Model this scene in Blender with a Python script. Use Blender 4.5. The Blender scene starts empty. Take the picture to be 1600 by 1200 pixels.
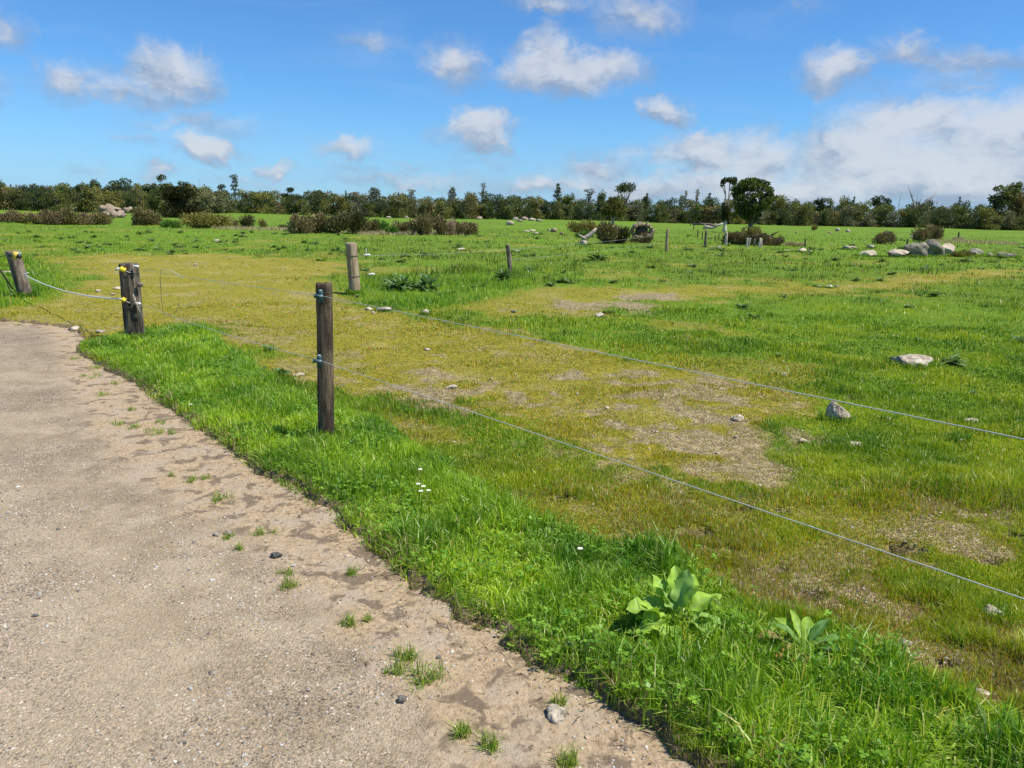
import bpy, math, random
import numpy as np
from mathutils import Vector, Matrix

# ------------------------------------------------------------------ camera, sky, sun, exposure
sc = bpy.context.scene
H = 1.6
PITCH, ROLL, FPX = 12.55, 1.2, 1200.0
cam_d = bpy.data.cameras.new("camera"); cam = bpy.data.objects.new("camera", cam_d)
sc.collection.objects.link(cam); sc.camera = cam
RM = Matrix.Rotation(math.radians(90 - PITCH), 3, 'X') @ Matrix.Rotation(math.radians(ROLL), 3, 'Z')
cam.matrix_world = Matrix.Translation((0, 0, H)) @ RM.to_4x4()
cam_d.sensor_width = 36; cam_d.lens = 36 * FPX / 1600; cam_d.clip_start = 0.05; cam_d.clip_end = 6000

SUN_EL, SUN_AZ = 57.0, 104.0          # azimuth clockwise from +Y (straight ahead)
sun_d = bpy.data.lights.new("sun", 'SUN'); sun_d.energy = 4.8; sun_d.angle = math.radians(0.5)
sun_d.color = (1.0, 0.95, 0.87)
sun = bpy.data.objects.new("sun", sun_d); sc.collection.objects.link(sun)
se, sa = math.radians(SUN_EL), math.radians(SUN_AZ)
sdir = Vector((math.sin(sa) * math.cos(se), math.cos(sa) * math.cos(se), math.sin(se)))
sun.rotation_euler = sdir.to_track_quat('Z', 'Y').to_euler(); sun.location = sdir * 50
sc.view_settings.view_transform = 'Standard'; sc.view_settings.look = 'None'
sc.view_settings.exposure = 0.45; sc.view_settings.gamma = 1
sc.cycles.max_bounces = 5; sc.cycles.diffuse_bounces = 2; sc.cycles.glossy_bounces = 2
sc.cycles.transmission_bounces = 4; sc.cycles.transparent_max_bounces = 4

def ray(px, py):
    return RM @ Vector(((px - 800) / FPX, (600 - py) / FPX, -1))
def flat(px, py, z=0.0):
    r = ray(px, py); t = (z - H) / r.z
    return Vector((r.x * t, r.y * t, z))
def at_dist(px, py, d):
    """point seen at pixel, at horizontal distance d"""
    r = ray(px, py); t = d / math.hypot(r.x, r.y)
    return Vector((r.x * t, r.y * t, H + r.z * t))

# ---- world: Nishita sky + clouds placed by direction
SKY = 0.1
w = bpy.data.worlds.new("World"); sc.world = w; w.use_nodes = True
nt = w.node_tree; nt.nodes.clear()
class NB:
    """small node builder"""
    def __init__(s, nt): s.nt = nt
    def new(s, t, **k):
        n = s.nt.nodes.new(t)
        for a, b in k.items(): setattr(n, a, b)
        return n
    def put(s, sock, v):
        if v is None: return
        if hasattr(v, 'is_output') or isinstance(v, bpy.types.NodeSocket): s.nt.links.new(v, sock)
        else: sock.default_value = v
    def m(s, op, a=None, b=None, c=None, clamp=False):
        n = s.new('ShaderNodeMath', operation=op); n.use_clamp = clamp
        for i, v in enumerate((a, b, c)): s.put(n.inputs[i], v)
        return n.outputs[0]
    def vm(s, op, a=None, b=None):
        n = s.new('ShaderNodeVectorMath', operation=op)
        s.put(n.inputs[0], a); s.put(n.inputs[1], b)
        return n.outputs['Value'] if op in ('LENGTH', 'DOT_PRODUCT') else n.outputs[0]
    def noise(s, vec, scale, detail=4, rough=0.5, dist=0.0, col=False):
        n = s.new('ShaderNodeTexNoise'); s.put(n.inputs['Vector'], vec)
        n.inputs['Scale'].default_value = scale; n.inputs['Detail'].default_value = detail
        n.inputs['Roughness'].default_value = rough; n.inputs['Distortion'].default_value = dist
        return n.outputs['Color' if col else 0]
    def ramp(s, f, stops, interp='LINEAR'):
        n = s.new('ShaderNodeValToRGB'); s.put(n.inputs[0], f); e = n.color_ramp.elements
        n.color_ramp.interpolation = interp
        while len(e) < len(stops): e.new(0.5)
        for i, (p, c) in enumerate(stops):
            e[i].position = p; e[i].color = (*c, 1) if len(c) == 3 else c
        return n.outputs[0]
    def rng(s, v, a, b, c=0.0, d=1.0, smooth=True):
        n = s.new('ShaderNodeMapRange'); n.interpolation_type = 'SMOOTHSTEP' if smooth else 'LINEAR'
        s.put(n.inputs[0], v)
        for i, q in enumerate((a, b, c, d)): s.put(n.inputs[i + 1], q)
        return n.outputs[0]
    def mix(s, f, a, b, mode='MIX'):
        n = s.new('ShaderNodeMix', data_type='RGBA', blend_type=mode)
        s.put(n.inputs[0], f); s.put(n.inputs[6], a if not isinstance(a, tuple) else (*a[:3], 1))
        s.put(n.inputs[7], b if not isinstance(b, tuple) else (*b[:3], 1))
        return n.outputs[2]

B = NB(nt)
sky = B.new('ShaderNodeTexSky', sky_type='NISHITA'); sky.sun_disc = False
sky.sun_elevation = se; sky.sun_rotation = sa; sky.altitude = 300
sky.air_density = 1.0; sky.dust_density = 0.2; sky.ozone_density = 3.0
gen = B.new('ShaderNodeTexCoord').outputs['Generated']
sep = B.new('ShaderNodeSeparateXYZ'); B.put(sep.inputs[0], gen)
az = B.m('MULTIPLY', B.m('ARCTAN2', sep.outputs[0], sep.outputs[1]), 57.2958)
el = B.m('MULTIPLY', B.m('ARCSINE', sep.outputs[2]), 57.2958)
comb = B.new('ShaderNodeCombineXYZ'); B.put(comb.inputs[0], az); B.put(comb.inputs[1], el)
ae = comb.outputs[0]
# billowing warp of the angular coordinates
def warp(vec, scale, amp, det):
    c = B.noise(vec, scale, det, 0.6, 0.0, True)
    d = B.vm('MULTIPLY', B.vm('SUBTRACT', c, (0.5, 0.5, 0.5)), (amp * 1.5, amp, 0))
    return B.vm('ADD', vec, d)
aw = warp(warp(ae, 0.16, 3.2, 2), 0.7, 2.2, 4)
# px, py, radius x, radius y, opacity     (in photo pixels, turned into directions)
CL = [(270, 112, 84, 42, .9), (115, 128, 58, 28, .65), (190, 140, 140, 26, .55), (325, 230, 48, 23, .95),
      (300, 187, 120, 20, .45), (548, 230, 62, 23, .7), (425, 254, 48, 15, .6), (702, 102, 60, 40, .75),
      (855, 88, 40, 45, .85), (885, 112, 125, 34, 1.0), (748, 208, 62, 32, .95), (1036, 175, 52, 21, .85), (580, 68, 48, 16, .45),
      (998, 18, 80, 34, .65), (850, 2, 110, 18, .55), (1302, 118, 66, 34, .8), (1425, 80, 62, 25, .7), (1530, 92, 120, 22, .55),
      (1500, 128, 95, 18, .35), (1430, 200, 130, 40, .95), (1560, 215, 110, 55, .95), (1350, 235, 120, 40, .85),
      (1090, 240, 85, 36, .9), (1180, 250, 90, 42, .85), (1480, 280, 280, 55, .95), (1230, 300, 220, 40, .8),
      (1000, 300, 160, 32, .75), (930, 262, 90, 26, .65), (830, 290, 90, 20, .7), (690, 275, 110, 17, .45),
      (560, 265, 70, 12, .35), (250, 272, 42, 14, .55), (15, 40, 40, 30, .6), (145, 250, 30, 16, .3),
      (215, 212, 70, 13, .3), (640, 252, 60, 10, .3), (1700, 180, 120, 60, .9), (1250, 20, 60, 16, .25),
      (-150, 120, 120, 40, .7), (1850, 60, 120, 40, .6), (760, 250, 60, 14, .35), (650, 285, 160, 16, .5), (400, 278, 120, 12, .35), (900, 285, 120, 22, .6), (1120, 285, 120, 30, .7), (985, 245, 50, 14, .4)]
tot = None; vert = None
for (px, py, rx, ry, op) in CL:
    r = ray(px, py).normalized()
    a0, e0 = math.degrees(math.atan2(r.x, r.y)), math.degrees(math.asin(r.z))
    kx = math.degrees(1 / FPX) * 0.9
    n = B.new('ShaderNodeMapping', vector_type='TEXTURE')
    B.put(n.inputs[0], aw); n.inputs['Location'].default_value = (a0, e0, 0)
    n.inputs['Rotation'].default_value = (0, 0, 0)
    n.inputs['Scale'].default_value = (rx * kx * 1.35, ry * kx * 1.5, 1)
    L = B.vm('LENGTH', n.outputs[0])
    v = B.m('MULTIPLY', B.m('SUBTRACT', 1.0, L, clamp=True), op)
    tot = v if tot is None else B.m('MAXIMUM', tot, v)
    s_ = B.new('ShaderNodeSeparateXYZ'); B.put(s_.inputs[0], n.outputs[0])
    vv = B.m('MULTIPLY', v, B.m('ADD', s_.outputs[1], 0.6))
    vert = vv if vert is None else B.m('MAXIMUM', vert, vv)
fine = B.noise(aw, 0.42, 5, 0.56)
dens = B.m('ADD', tot, B.m('MULTIPLY', B.m('SUBTRACT', fine, 0.5), B.m('MINIMUM', B.m('MULTIPLY', tot, 2.4), 0.5)))
alpha = B.rng(dens, 0.02, 0.66)
alpha = B.m('MULTIPLY', alpha, 0.86)
# thin veils high up and lower haze, all by direction
stretch = B.new('ShaderNodeMapping'); B.put(stretch.inputs[0], ae); stretch.inputs['Scale'].default_value = (0.05, 0.22, 1)
stretch.inputs['Rotation'].default_value = (0, 0, 0.25)
veil = B.m('MULTIPLY', B.rng(B.noise(stretch.outputs[0], 1.6, 5, 0.6, 0.6), 0.46, 0.78), 0.34)
low = B.m('MULTIPLY', B.rng(B.m('ADD', el, B.m('MULTIPLY', B.m('SUBTRACT', B.noise(stretch.outputs[0], 3.0, 4, .6), .5), 5.0)), 8.0, -1.0), 0.5)
veil = B.m('MAXIMUM', veil, low)
aw2 = warp(B.vm('MULTIPLY', ae, (0.75, 1.25, 1)), 0.5, 2.0, 4)
nb_ = B.m('ADD', B.m('MULTIPLY', B.m('SUBTRACT', B.noise(aw2, 0.30, 5, 0.6), 0.5), 1.7), B.m('MULTIPLY', B.m('SUBTRACT', B.noise(aw2, 1.0, 3, 0.5), 0.5), .6))
lit = B.rng(B.m('ADD', B.m('MULTIPLY', vert, 1.15), nb_), -0.12, 0.75)
k = 1.0 / SKY
cgrey = (0.22 * k, 0.28 * k, 0.38 * k); cwhite = (0.50 * k, 0.52 * k, 0.56 * k)
ccol = B.mix(lit, cgrey, cwhite)
# saturate the clear blue a little: thick clean southern air
skyc = B.mix(1.0, sky.outputs[0], (0.44, 0.78, 1.10), 'MULTIPLY')
skyv = B.mix(veil, skyc, (0.24 * k, 0.38 * k, 0.62 * k))
skyf = B.mix(alpha, skyv, ccol)
bg = B.new('ShaderNodeBackground'); B.put(bg.inputs[0], skyf); bg.inputs[1].default_value = SKY
ow = B.new('ShaderNodeOutputWorld'); B.put(ow.inputs[0], bg.outputs[0])

# ------------------------------------------------------------------ helpers
C = sc.collection
rs = np.random.RandomState(11); random.seed(5)
def _h(ix, iy, s):
    v = np.sin(ix * 127.1 + iy * 311.7 + s * 74.7) * 43758.5453
    return v - np.floor(v)
def vn(x, y, s=0):
    ix = np.floor(x); iy = np.floor(y); fx = x - ix; fy = y - iy
    fx = fx * fx * (3 - 2 * fx); fy = fy * fy * (3 - 2 * fy)
    a = _h(ix, iy, s); b = _h(ix + 1, iy, s); c = _h(ix, iy + 1, s); d = _h(ix + 1, iy + 1, s)
    return (a * (1 - fx) + b * fx) * (1 - fy) + (c * (1 - fx) + d * fx) * fy
def fbm(x, y, sc_=1.0, o=4, s=0):
    t = 0; a = 0.5; n = 0
    for i in range(o):
        t = t + a * vn(x * sc_ + 17.3 * i, y * sc_ - 9.1 * i, s + i); n += a; a *= 0.5; sc_ *= 2.03
    return t / n
def sstep(v, a, b):
    t = np.clip((v - a) / (b - a), 0, 1); return t * t * (3 - 2 * t)

def tag(o, label=None, cat=None, group=None, kind=None):
    if label: o['label'] = label
    if cat: o['category'] = cat
    if group: o['group'] = group
    if kind: o['kind'] = kind
    return o
def thing(name, label, cat, loc=(0, 0, 0), rz=0.0, group=None):
    o = bpy.data.objects.new(name, None); C.objects.link(o); o.empty_display_size = 0.1
    o.location = loc; o.rotation_euler = (0, 0, rz)
    return tag(o, label, cat, group)
def link(name, me, parent=None, loc=None):
    o = bpy.data.objects.new(name, me); C.objects.link(o)
    if parent: o.parent = parent
    if loc is not None: o.location = loc
    return o
def mesh(name, V, F, mat, col=None, smooth=False):
    """V (N,3), F (M,3|4) arrays"""
    V = np.asarray(V, np.float32); F = np.asarray(F, np.int32)
    me = bpy.data.meshes.new(name); k = F.shape[1]
    me.vertices.add(len(V)); me.vertices.foreach_set('co', V.ravel())
    me.loops.add(F.size); me.loops.foreach_set('vertex_index', F.ravel())
    me.polygons.add(len(F)); me.polygons.foreach_set('loop_start', np.arange(0, F.size, k, dtype=np.int32))
    me.polygons.foreach_set('use_smooth', np.full(len(F), smooth))
    if col is not None:
        col = np.asarray(col, np.float32)
        if col.shape[1] == 3: col = np.hstack([col, np.ones((len(col), 1), np.float32)])
        a = me.color_attributes.new('tint', 'FLOAT_COLOR', 'POINT'); a.data.foreach_set('color', col.ravel())
    me.update(calc_edges=True); me.validate()
    me.materials.append(mat)
    return me
class MB:
    def __init__(s): s.V = []; s.F = []; s.Cc = []
    def add(s, V, F, c=(1, 1, 1)):
        o = len(s.V); s.V += [tuple(v) for v in V]; s.Cc += [tuple(c)] * len(V)
        for f in F: s.F.append(tuple(o + i for i in f))
    def tube(s, P, R, n=8, c=(1, 1, 1), cap=True):
        P = [Vector(p) for p in P]; o = len(s.V)
        if not hasattr(R, '__len__'): R = [R] * len(P)
        up = None
        for i, p in enumerate(P):
            t = (P[min(i + 1, len(P) - 1)] - P[max(i - 1, 0)]).normalized()
            if up is None: up = Vector((0, 0, 1)) if abs(t.z) < 0.9 else Vector((1, 0, 0))
            a = t.cross(up).normalized(); b = t.cross(a).normalized(); up = -b if False else up
            for j in range(n):
                q = 2 * math.pi * j / n
                s.V.append(tuple(p + (a * math.cos(q) + b * math.sin(q)) * R[i])); s.Cc.append(c)
        for i in range(len(P) - 1):
            for j in range(n):
                s.F.append((o + i * n + j, o + i * n + (j + 1) % n, o + (i + 1) * n + (j + 1) % n, o + (i + 1) * n + j))
        if cap:
            s.F.append(tuple(o + j for j in range(n))[::-1]); s.F.append(tuple(o + (len(P) - 1) * n + j for j in range(n)))
    def box(s, c, sz, rot=None, col=(1, 1, 1), bev=0.15):
        hx, hy, hz = [q / 2 for q in sz]; V = []; b = bev * min(hx, hy, hz)
        for z, q in ((-hz, b), (-hz + b, 0), (hz - b, 0), (hz, b)):
            for x, y in ((-1, -1), (1, -1), (1, 1), (-1, 1)):
                v = Vector((x * (hx - q), y * (hy - q), z))
                if rot: v = rot @ v
                V.append(v + Vector(c))
        F = [(3, 2, 1, 0), (12, 13, 14, 15)]
        for i in range(3):
            for j in range(4): F.append((i * 4 + j, i * 4 + (j + 1) % 4, i * 4 + 4 + (j + 1) % 4, i * 4 + 4 + j))
        s.add(V, F, col)
    def build(s, name, mat, parent=None, smooth=True, loc=None):
        me = bpy.data.meshes.new(name); me.from_pydata(s.V, [], s.F)
        a = me.color_attributes.new('tint', 'FLOAT_COLOR', 'POINT')
        a.data.foreach_set('color', np.hstack([np.array(s.Cc, np.float32), np.ones((len(s.V), 1), np.float32)]).ravel())
        if smooth: me.polygons.foreach_set('use_smooth', np.full(len(s.F), True))
        me.materials.append(mat); me.update()
        return link(name, me, parent, loc)

# ------------------------------------------------------------------ materials
def newmat(name):
    m = bpy.data.materials.new(name); m.use_nodes = True; m.node_tree.nodes.clear()
    b = NB(m.node_tree); return m, b
def fin(b, surf):
    o = b.new('ShaderNodeOutputMaterial'); b.put(o.inputs[0], surf)
def princ(b, col, rough=0.8, bump=None, bstr=0.3, bdist=0.01, spec=0.3, metal=0.0):
    p = b.new('ShaderNodeBsdfPrincipled'); b.put(p.inputs['Base Color'], (*col, 1) if isinstance(col, tuple) and len(col) == 3 else col)
    b.put(p.inputs['Roughness'], rough); p.inputs['Specular IOR Level'].default_value = spec
    p.inputs['Metallic'].default_value = metal
    if bump is not None:
        n = b.new('ShaderNodeBump'); n.inputs['Strength'].default_value = bstr; n.inputs['Distance'].default_value = bdist
        b.put(n.inputs['Height'], bump); b.put(p.inputs['Normal'], n.outputs[0])
    return p.outputs[0]
def attr(b, n='tint'):
    a = b.new('ShaderNodeAttribute', attribute_name=n); return a.outputs['Color']
def leafmat(name, trans=0.35, gloss=0.35, objvar=0.0):
    m, b = newmat(name); c = attr(b)
    if name == 'leaf':
        tcv = b.new('ShaderNodeTexCoord').outputs['Object']; nv = b.noise(tcv, 28, 6, .7)
        c = b.mix(1.0, c, b.ramp(nv, [(.3, (.62, .66, .6)), (.55, (1, 1, 1)), (.72, (1.25, 1.15, 1.0))]), 'MULTIPLY')
    if objvar:
        rnd = b.new('ShaderNodeObjectInfo').outputs['Random']
        c = b.mix(1.0, c, b.ramp(rnd, [(0, (1 - objvar, 1 - objvar * .8, 1)), (0.35, (1, 1, .9)), (0.7, (1 + objvar, 1 + objvar * .7, 1)), (1, (1, 1 - objvar * .4, 1.0))]), 'MULTIPLY'); c = b.mix(1.0, c, (1.05, 1.04, .95), 'MULTIPLY')
    p = princ(b, c, 0.42, spec=gloss)
    t = b.new('ShaderNodeBsdfTranslucent'); b.put(t.inputs[0], b.mix(1.0, c, (1.25, 1.25, 0.55), 'MULTIPLY'))
    x = b.new('ShaderNodeMixShader'); x.inputs[0].default_value = trans
    b.put(x.inputs[1], p); b.put(x.inputs[2], t.outputs[0]); fin(b, x.outputs[0]); return m
M = {}
M['grass'] = leafmat('grass_blade', 0.36, 0.5)
M['leaf'] = leafmat('leaf', 0.3, 0.12)
M['crown'] = leafmat('tree_leaf', 0.15, 0.15, 0.22)
M['shrub'] = leafmat('shrub_twig_leaf', 0.15, 0.1)

# ground
m, b = newmat('paddock_ground'); M['ground'] = m
pos = b.new('ShaderNodeNewGeometry').outputs['Position']
z = b.new('ShaderNodeSeparateColor'); b.put(z.inputs[0], attr(b))
n1 = b.noise(pos, 0.9, 5, 0.6); n2 = b.noise(pos, 14, 5, 0.65); n3 = b.noise(pos, 70, 3, 0.6); nbig = b.noise(pos, 0.08, 4, 0.55)
gcol = b.mix(b.rng(n2, .3, .7), (0.06, 0.11, 0.012), (0.16, 0.23, 0.024))
gcol = b.mix(b.rng(n1, .40, .66), gcol, b.mix(n3, (0.09, 0.17, 0.014), (0.16, 0.23, 0.028)))
gcol = b.mix(b.rng(nbig, .35, .65), gcol, (0.125, 0.22, 0.017))
mcol = b.mix(b.rng(n2, .3, .7), (0.17, 0.14, 0.02), (0.36, 0.28, 0.035))
mcol = b.mix(b.rng(n3, .42, .7), mcol, (0.21, 0.25, 0.03))
mcol = b.mix(b.m('MULTIPLY', b.rng(n1, .5, .75), .6), mcol, (0.42, 0.33, 0.15))
bcol = b.mix(b.rng(n2, .32, .68), (0.20, 0.145, 0.075), (0.46, 0.37, 0.23))
vor = b.new('ShaderNodeTexVoronoi'); b.put(vor.inputs['Vector'], pos); vor.inputs['Scale'].default_value = 55
bcol = b.mix(b.rng(vor.outputs['Distance'], 0.25, .12), bcol, (0.5, 0.44, 0.36))
bcol = b.mix(b.rng(n3, .52, .62), bcol, (0.09, 0.06, 0.035))
col = b.mix(z.outputs[1], gcol, mcol); col = b.mix(b.rng(b.m('ADD', z.outputs[2], b.m('MULTIPLY', b.m('SUBTRACT', b.noise(pos, 22, 4, .7), .5), 1.5)), .10, .95), col, bcol)
ha_ = b.new('ShaderNodeAttribute', attribute_name='tint').outputs['Alpha']
col = b.mix(ha_, col, b.mix(b.rng(n2, .35, .65), (0.065, 0.042, 0.025), (0.17, 0.12, 0.07)))
fin(b, princ(b, col, 0.95, b.m('ADD', n2, b.m('MULTIPLY', n3, 0.6)), 0.9, 0.03, 0.1))

# gravel road (R gravel, G dirt, B wet stain)
m, b = newmat('gravel_road'); M['road'] = m
pos = b.new('ShaderNodeNewGeometry').outputs['Position']
z = b.new('ShaderNodeSeparateColor'); b.put(z.inputs[0], attr(b))
wv = b.vm('ADD', pos, b.vm('MULTIPLY', b.noise(pos, 60, 2, 0.5, 0, True), (0.012, 0.012, 0.012)))
def vorn(sc_):
    v = b.new('ShaderNodeTexVoronoi'); b.put(v.inputs['Vector'], wv); v.inputs['Scale'].default_value = sc_; return v
v1 = vorn(78); v2 = vorn(160); v3 = vorn(32)
s1 = b.new('ShaderNodeSeparateColor'); b.put(s1.inputs[0], v1.outputs['Color'])
s2 = b.new('ShaderNodeSeparateColor'); b.put(s2.inputs[0], v2.outputs['Color'])
s3 = b.new('ShaderNodeSeparateColor'); b.put(s3.inputs[0], v3.outputs['Color'])
stops = [(0, (.07, .062, .052)), (.22, (.16, .135, .10)), (.45, (.29, .24, .17)), (.65, (.42, .33, .22)), (.82, (.34, .32, .29)), (.93, (.52, .36, .23)), (1, (.72, .66, .55))]
fines = b.mix(b.rng(b.noise(pos, 260, 3), .35, .65), (.24, .19, .125), (.45, .36, .24))
pc1 = b.ramp(s1.outputs[0], stops); pc2 = b.ramp(s2.outputs[0], stops); pc3 = b.ramp(s3.outputs[0], stops)
g_ = b.mix(b.rng(v2.outputs['Distance'], .62, .45), fines, pc2)
g_ = b.mix(b.m('MULTIPLY', b.rng(v1.outputs['Distance'], .52, .42), b.m('GREATER_THAN', s1.outputs[1], .45)), g_, pc1)
g_ = b.mix(b.m('MULTIPLY', b.rng(v3.outputs['Distance'], .30, .22), b.m('GREATER_THAN', s3.outputs[1], .88)), g_, pc3)
nb = b.noise(pos, 0.9, 5, 0.6); nb2 = b.noise(pos, 4.5, 5, 0.65)
dust = b.m('MULTIPLY', b.rng(nb, .36, .62), .68)
g_ = b.mix(b.m('MULTIPLY', dust, b.rng(nb2, .2, .5)), g_, b.mix(b.rng(b.noise(pos, 110, 4, .7), .35, .65), (.34, .275, .185), (.50, .41, .28)))
g_ = b.mix(b.m('MULTIPLY', b.rng(b.noise(pos, 2.1, 5, .65), .55, .70), .45), g_, b.mix(1.0, g_, (.62, .58, .54), 'MULTIPLY'))
d_ = b.mix(b.rng(b.noise(pos, 35, 5, .7), .3, .7), (.33, .25, .155), (.53, .415, .27))
d_ = b.mix(b.rng(nb2, .45, .65), d_, b.mix(b.noise(pos, 180, 2), (.35, .29, .21), (.50, .42, .32)))
d_ = b.mix(b.rng(b.noise(pos, 55, 4, .7), .57, .66), d_, (.20, .145, .09))
st = b.m('MULTIPLY', b.rng(b.noise(pos, 7, 5, .6, .5), .52, .60), z.outputs[2])
d_ = b.mix(b.m('MULTIPLY', st, .85), d_, (.17, .13, .09))
g_ = b.mix(b.m('MULTIPLY', b.m('SUBTRACT', 1.0, z.outputs[0]), b.rng(b.noise(pos, 3.0, 6, .75), .38, .60)), g_, b.mix(1.0, g_, (.76, .74, .70), 'MULTIPLY'))
gm = b.rng(b.m('ADD', z.outputs[1], b.m('MULTIPLY', b.m('SUBTRACT', b.noise(pos, 3.2, 7, .78), .5), 2.2)), .25, .75)
col = b.mix(gm, b.mix(1.0, g_, (.98, .955, .92), 'MULTIPLY'), b.mix(1.0, d_, (.94, .90, .85), 'MULTIPLY'))
hgt = b.m('ADD', b.m('MULTIPLY', b.m('SUBTRACT', 1.0, v2.outputs['Distance']), .35), b.m('MULTIPLY', b.m('SUBTRACT', 1.0, v1.outputs['Distance']), .5))
hgt = b.m('MULTIPLY', hgt, b.m('SUBTRACT', 1.0, b.m('MULTIPLY', gm, .85)))
hgt = b.m('ADD', hgt, b.m('MULTIPLY', b.noise(pos, 30, 6, .7), b.m('ADD', .3, b.m('MULTIPLY', gm, 1.6))))
fin(b, princ(b, col, 0.9, hgt, 0.8, 0.012, 0.2))

# wood
def wood(name, c1, c2, c3, blotch=.5):
    m, b = newmat(name)
    tc = b.new('ShaderNodeTexCoord').outputs['Object']
    mp = b.new('ShaderNodeMapping'); b.put(mp.inputs[0], tc); mp.inputs['Scale'].default_value = (1, 1, 0.07)
    g1 = b.noise(mp.outputs[0], 90, 6, .7, .4); g2 = b.noise(tc, 9, 5, .65); g3 = b.noise(tc, 130, 3, .6)
    mp2 = b.new('ShaderNodeMapping'); b.put(mp2.inputs[0], tc); mp2.inputs['Scale'].default_value = (1, 1, 0.2)
    g4 = b.noise(mp2.outputs[0], 16, 4, .6)
    col = b.mix(b.rng(g1, .32, .68), c1, c2)
    col = b.mix(b.m('MULTIPLY', b.rng(g4, .5 - .12 * blotch, .62), .9), col, c3)
    col = b.mix(b.m('MULTIPLY', b.rng(g3, .62, .70), .5), col, (.42, .38, .30))
    col = b.mix(b.m('MULTIPLY', b.rng(g2, .60, .72), .4), col, (.24, .21, .10))
    col = b.mix(b.rng(b.noise(mp.outputs[0], 40, 3, .5, .2), .64, .70), col, (.02, .016, .012))
    fin(b, princ(b, col, .88, b.m('ADD', g1, b.m('MULTIPLY', g3, .3)), .8, .006, .15)); return m
M['wood_dark'] = wood('weathered_dark_wood', (.10, .075, .048), (.21, .155, .095), (.035, .024, .017), 1.3)
M['wood_grey'] = wood('weathered_grey_wood', (.13, .105, .08), (.30, .24, .18), (.07, .052, .04), .6)
M['wood_split'] = wood('lichened_split_wood', (.10, .08, .058), (.27, .225, .165), (.03, .024, .018), 1.6)
M['wood_pale'] = wood('treated_pale_wood', (.26, .20, .12), (.44, .36, .23), (.25, .18, .11), .8)
M['wood_bleach'] = wood('bleached_wood', (.40, .34, .26), (.62, .56, .46), (.30, .24, .18), .2)
# rock
def rockm(name, a, c, d):
    m, b = newmat(name); tc = b.new('ShaderNodeTexCoord').outputs['Object']
    rnd = b.new('ShaderNodeObjectInfo').outputs['Random']
    ps = b.new('ShaderNodeNewGeometry').outputs['Position']
    n1 = b.noise(ps, 3.5, 6, .65); n2 = b.noise(ps, 25, 5, .7); n3 = b.noise(ps, 9, 5, .6, .5)
    col = b.mix(b.rng(n1, .35, .65), a, c)
    col = b.mix(b.rng(n3, .56, .64), col, d)
    col = b.mix(b.m('MULTIPLY', b.rng(n2, .50, .62), .75), col, (.13, .11, .085))
    col = b.mix(b.m('MULTIPLY', b.rng(b.noise(ps, 5, 5, .7), .52, .62), .6), col, (.20, .185, .11))
    col = b.mix(1.0, col, b.ramp(rnd, [(0, (.82, .82, .82)), (1, (1.12, 1.1, 1.05))]), 'MULTIPLY')
    fin(b, princ(b, col, .92, b.m('ADD', n2, b.m('MULTIPLY', n1, 1.5)), .9, .03, .15)); return m
M['rock'] = rockm('lichen_rock', (.42, .35, .26), (.62, .53, .41), (.68, .61, .49))
M['rock_grey'] = rockm('grey_rock', (.20, .175, .14), (.42, .37, .30), (.26, .25, .13))
M['rock_red'] = rockm('pinkish_rock', (.27, .20, .15), (.40, .31, .24), (.24, .20, .15))
M['stone_dark'] = rockm('dark_stone', (.09, .09, .09), (.16, .155, .15), (.2, .19, .18))
def plain(name, col, rough=.5, spec=.4, metal=0.0):
    m, b = newmat(name); tc = b.new('ShaderNodeTexCoord').outputs['Object']
    n = b.noise(tc, 60, 4, .6)
    fin(b, princ(b, b.mix(b.m('MULTIPLY', n, .5), col, tuple(q * .6 for q in col)), rough, n, .2, .002, spec, metal)); return m
M['wire'] = plain('galvanised_wire', (.48, .50, .48), .55, .4, 0)
M['wire_dark'] = plain('rusty_wire', (.12, .10, .08), .7)
M['cord'] = plain('white_bungee_cord', (.72, .74, .74), .7)
M['teal'] = plain('teal_plastic', (.025, .075, .085), .35)
M['teal_pale'] = plain('faded_teal_plastic', (.26, .34, .35), .4)
M['yellow'] = plain('yellow_plastic', (.85, .68, .02), .4)
M['yellow2'] = plain('faded_yellow_plastic', (.80, .55, .10), .5)
M['black'] = plain('black_rubber', (.02, .02, .02), .5)
M['white'] = plain('white_ceramic', (.75, .73, .68), .35)
M['petal'] = plain('white_petal', (.8, .8, .78), .6)

# ------------------------------------------------------------------ zones of the ground (edges walked out on the flat)
def poly(pts): return np.array([flat(*p)[:2] for p in pts])
ROAD = poly([(-900, 2400), (-900, 480), (-300, 489), (0, 498), (60, 503), (112, 512), (128, 530), (122, 546), (150, 562), (205, 592), (270, 640), (325, 678),
             (370, 706), (415, 738), (480, 768), (540, 812), (590, 848), (640, 900), (700, 945), (760, 975), (815, 1010), (870, 1046),
             (940, 1078), (1000, 1118), (1060, 1160), (1140, 1210), (1400, 1400), (2000, 2000), (2000, 2400)])
GRAV = poly([(-900, 2400), (-900, 480), (0, 500), (70, 512), (95, 560), (110, 620), (150, 680), (200, 740), (300, 800), (420, 860), (480, 930), (560, 1010), (650, 1100),
             (730, 1200), (900, 1400), (1300, 2000), (1300, 2400)])
VERGE = poly([(122, 546), (160, 534), (205, 526), (260, 518), (320, 514), (352, 540), (420, 588), (500, 640), (590, 652), (650, 700), (720, 745), (780, 790),
              (850, 822), (930, 846), (1030, 858), (1090, 880), (1130, 925), (1200, 962), (1290, 975), (1350, 1015), (1410, 1055), (1490, 1095),
              (1600, 1150), (1750, 1230), (2000, 1400), (2600, 2000), (2000, 2000), (1140, 1210), (1000, 1118), (815, 1010), (640, 900), (415, 738), (205, 592)])
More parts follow.
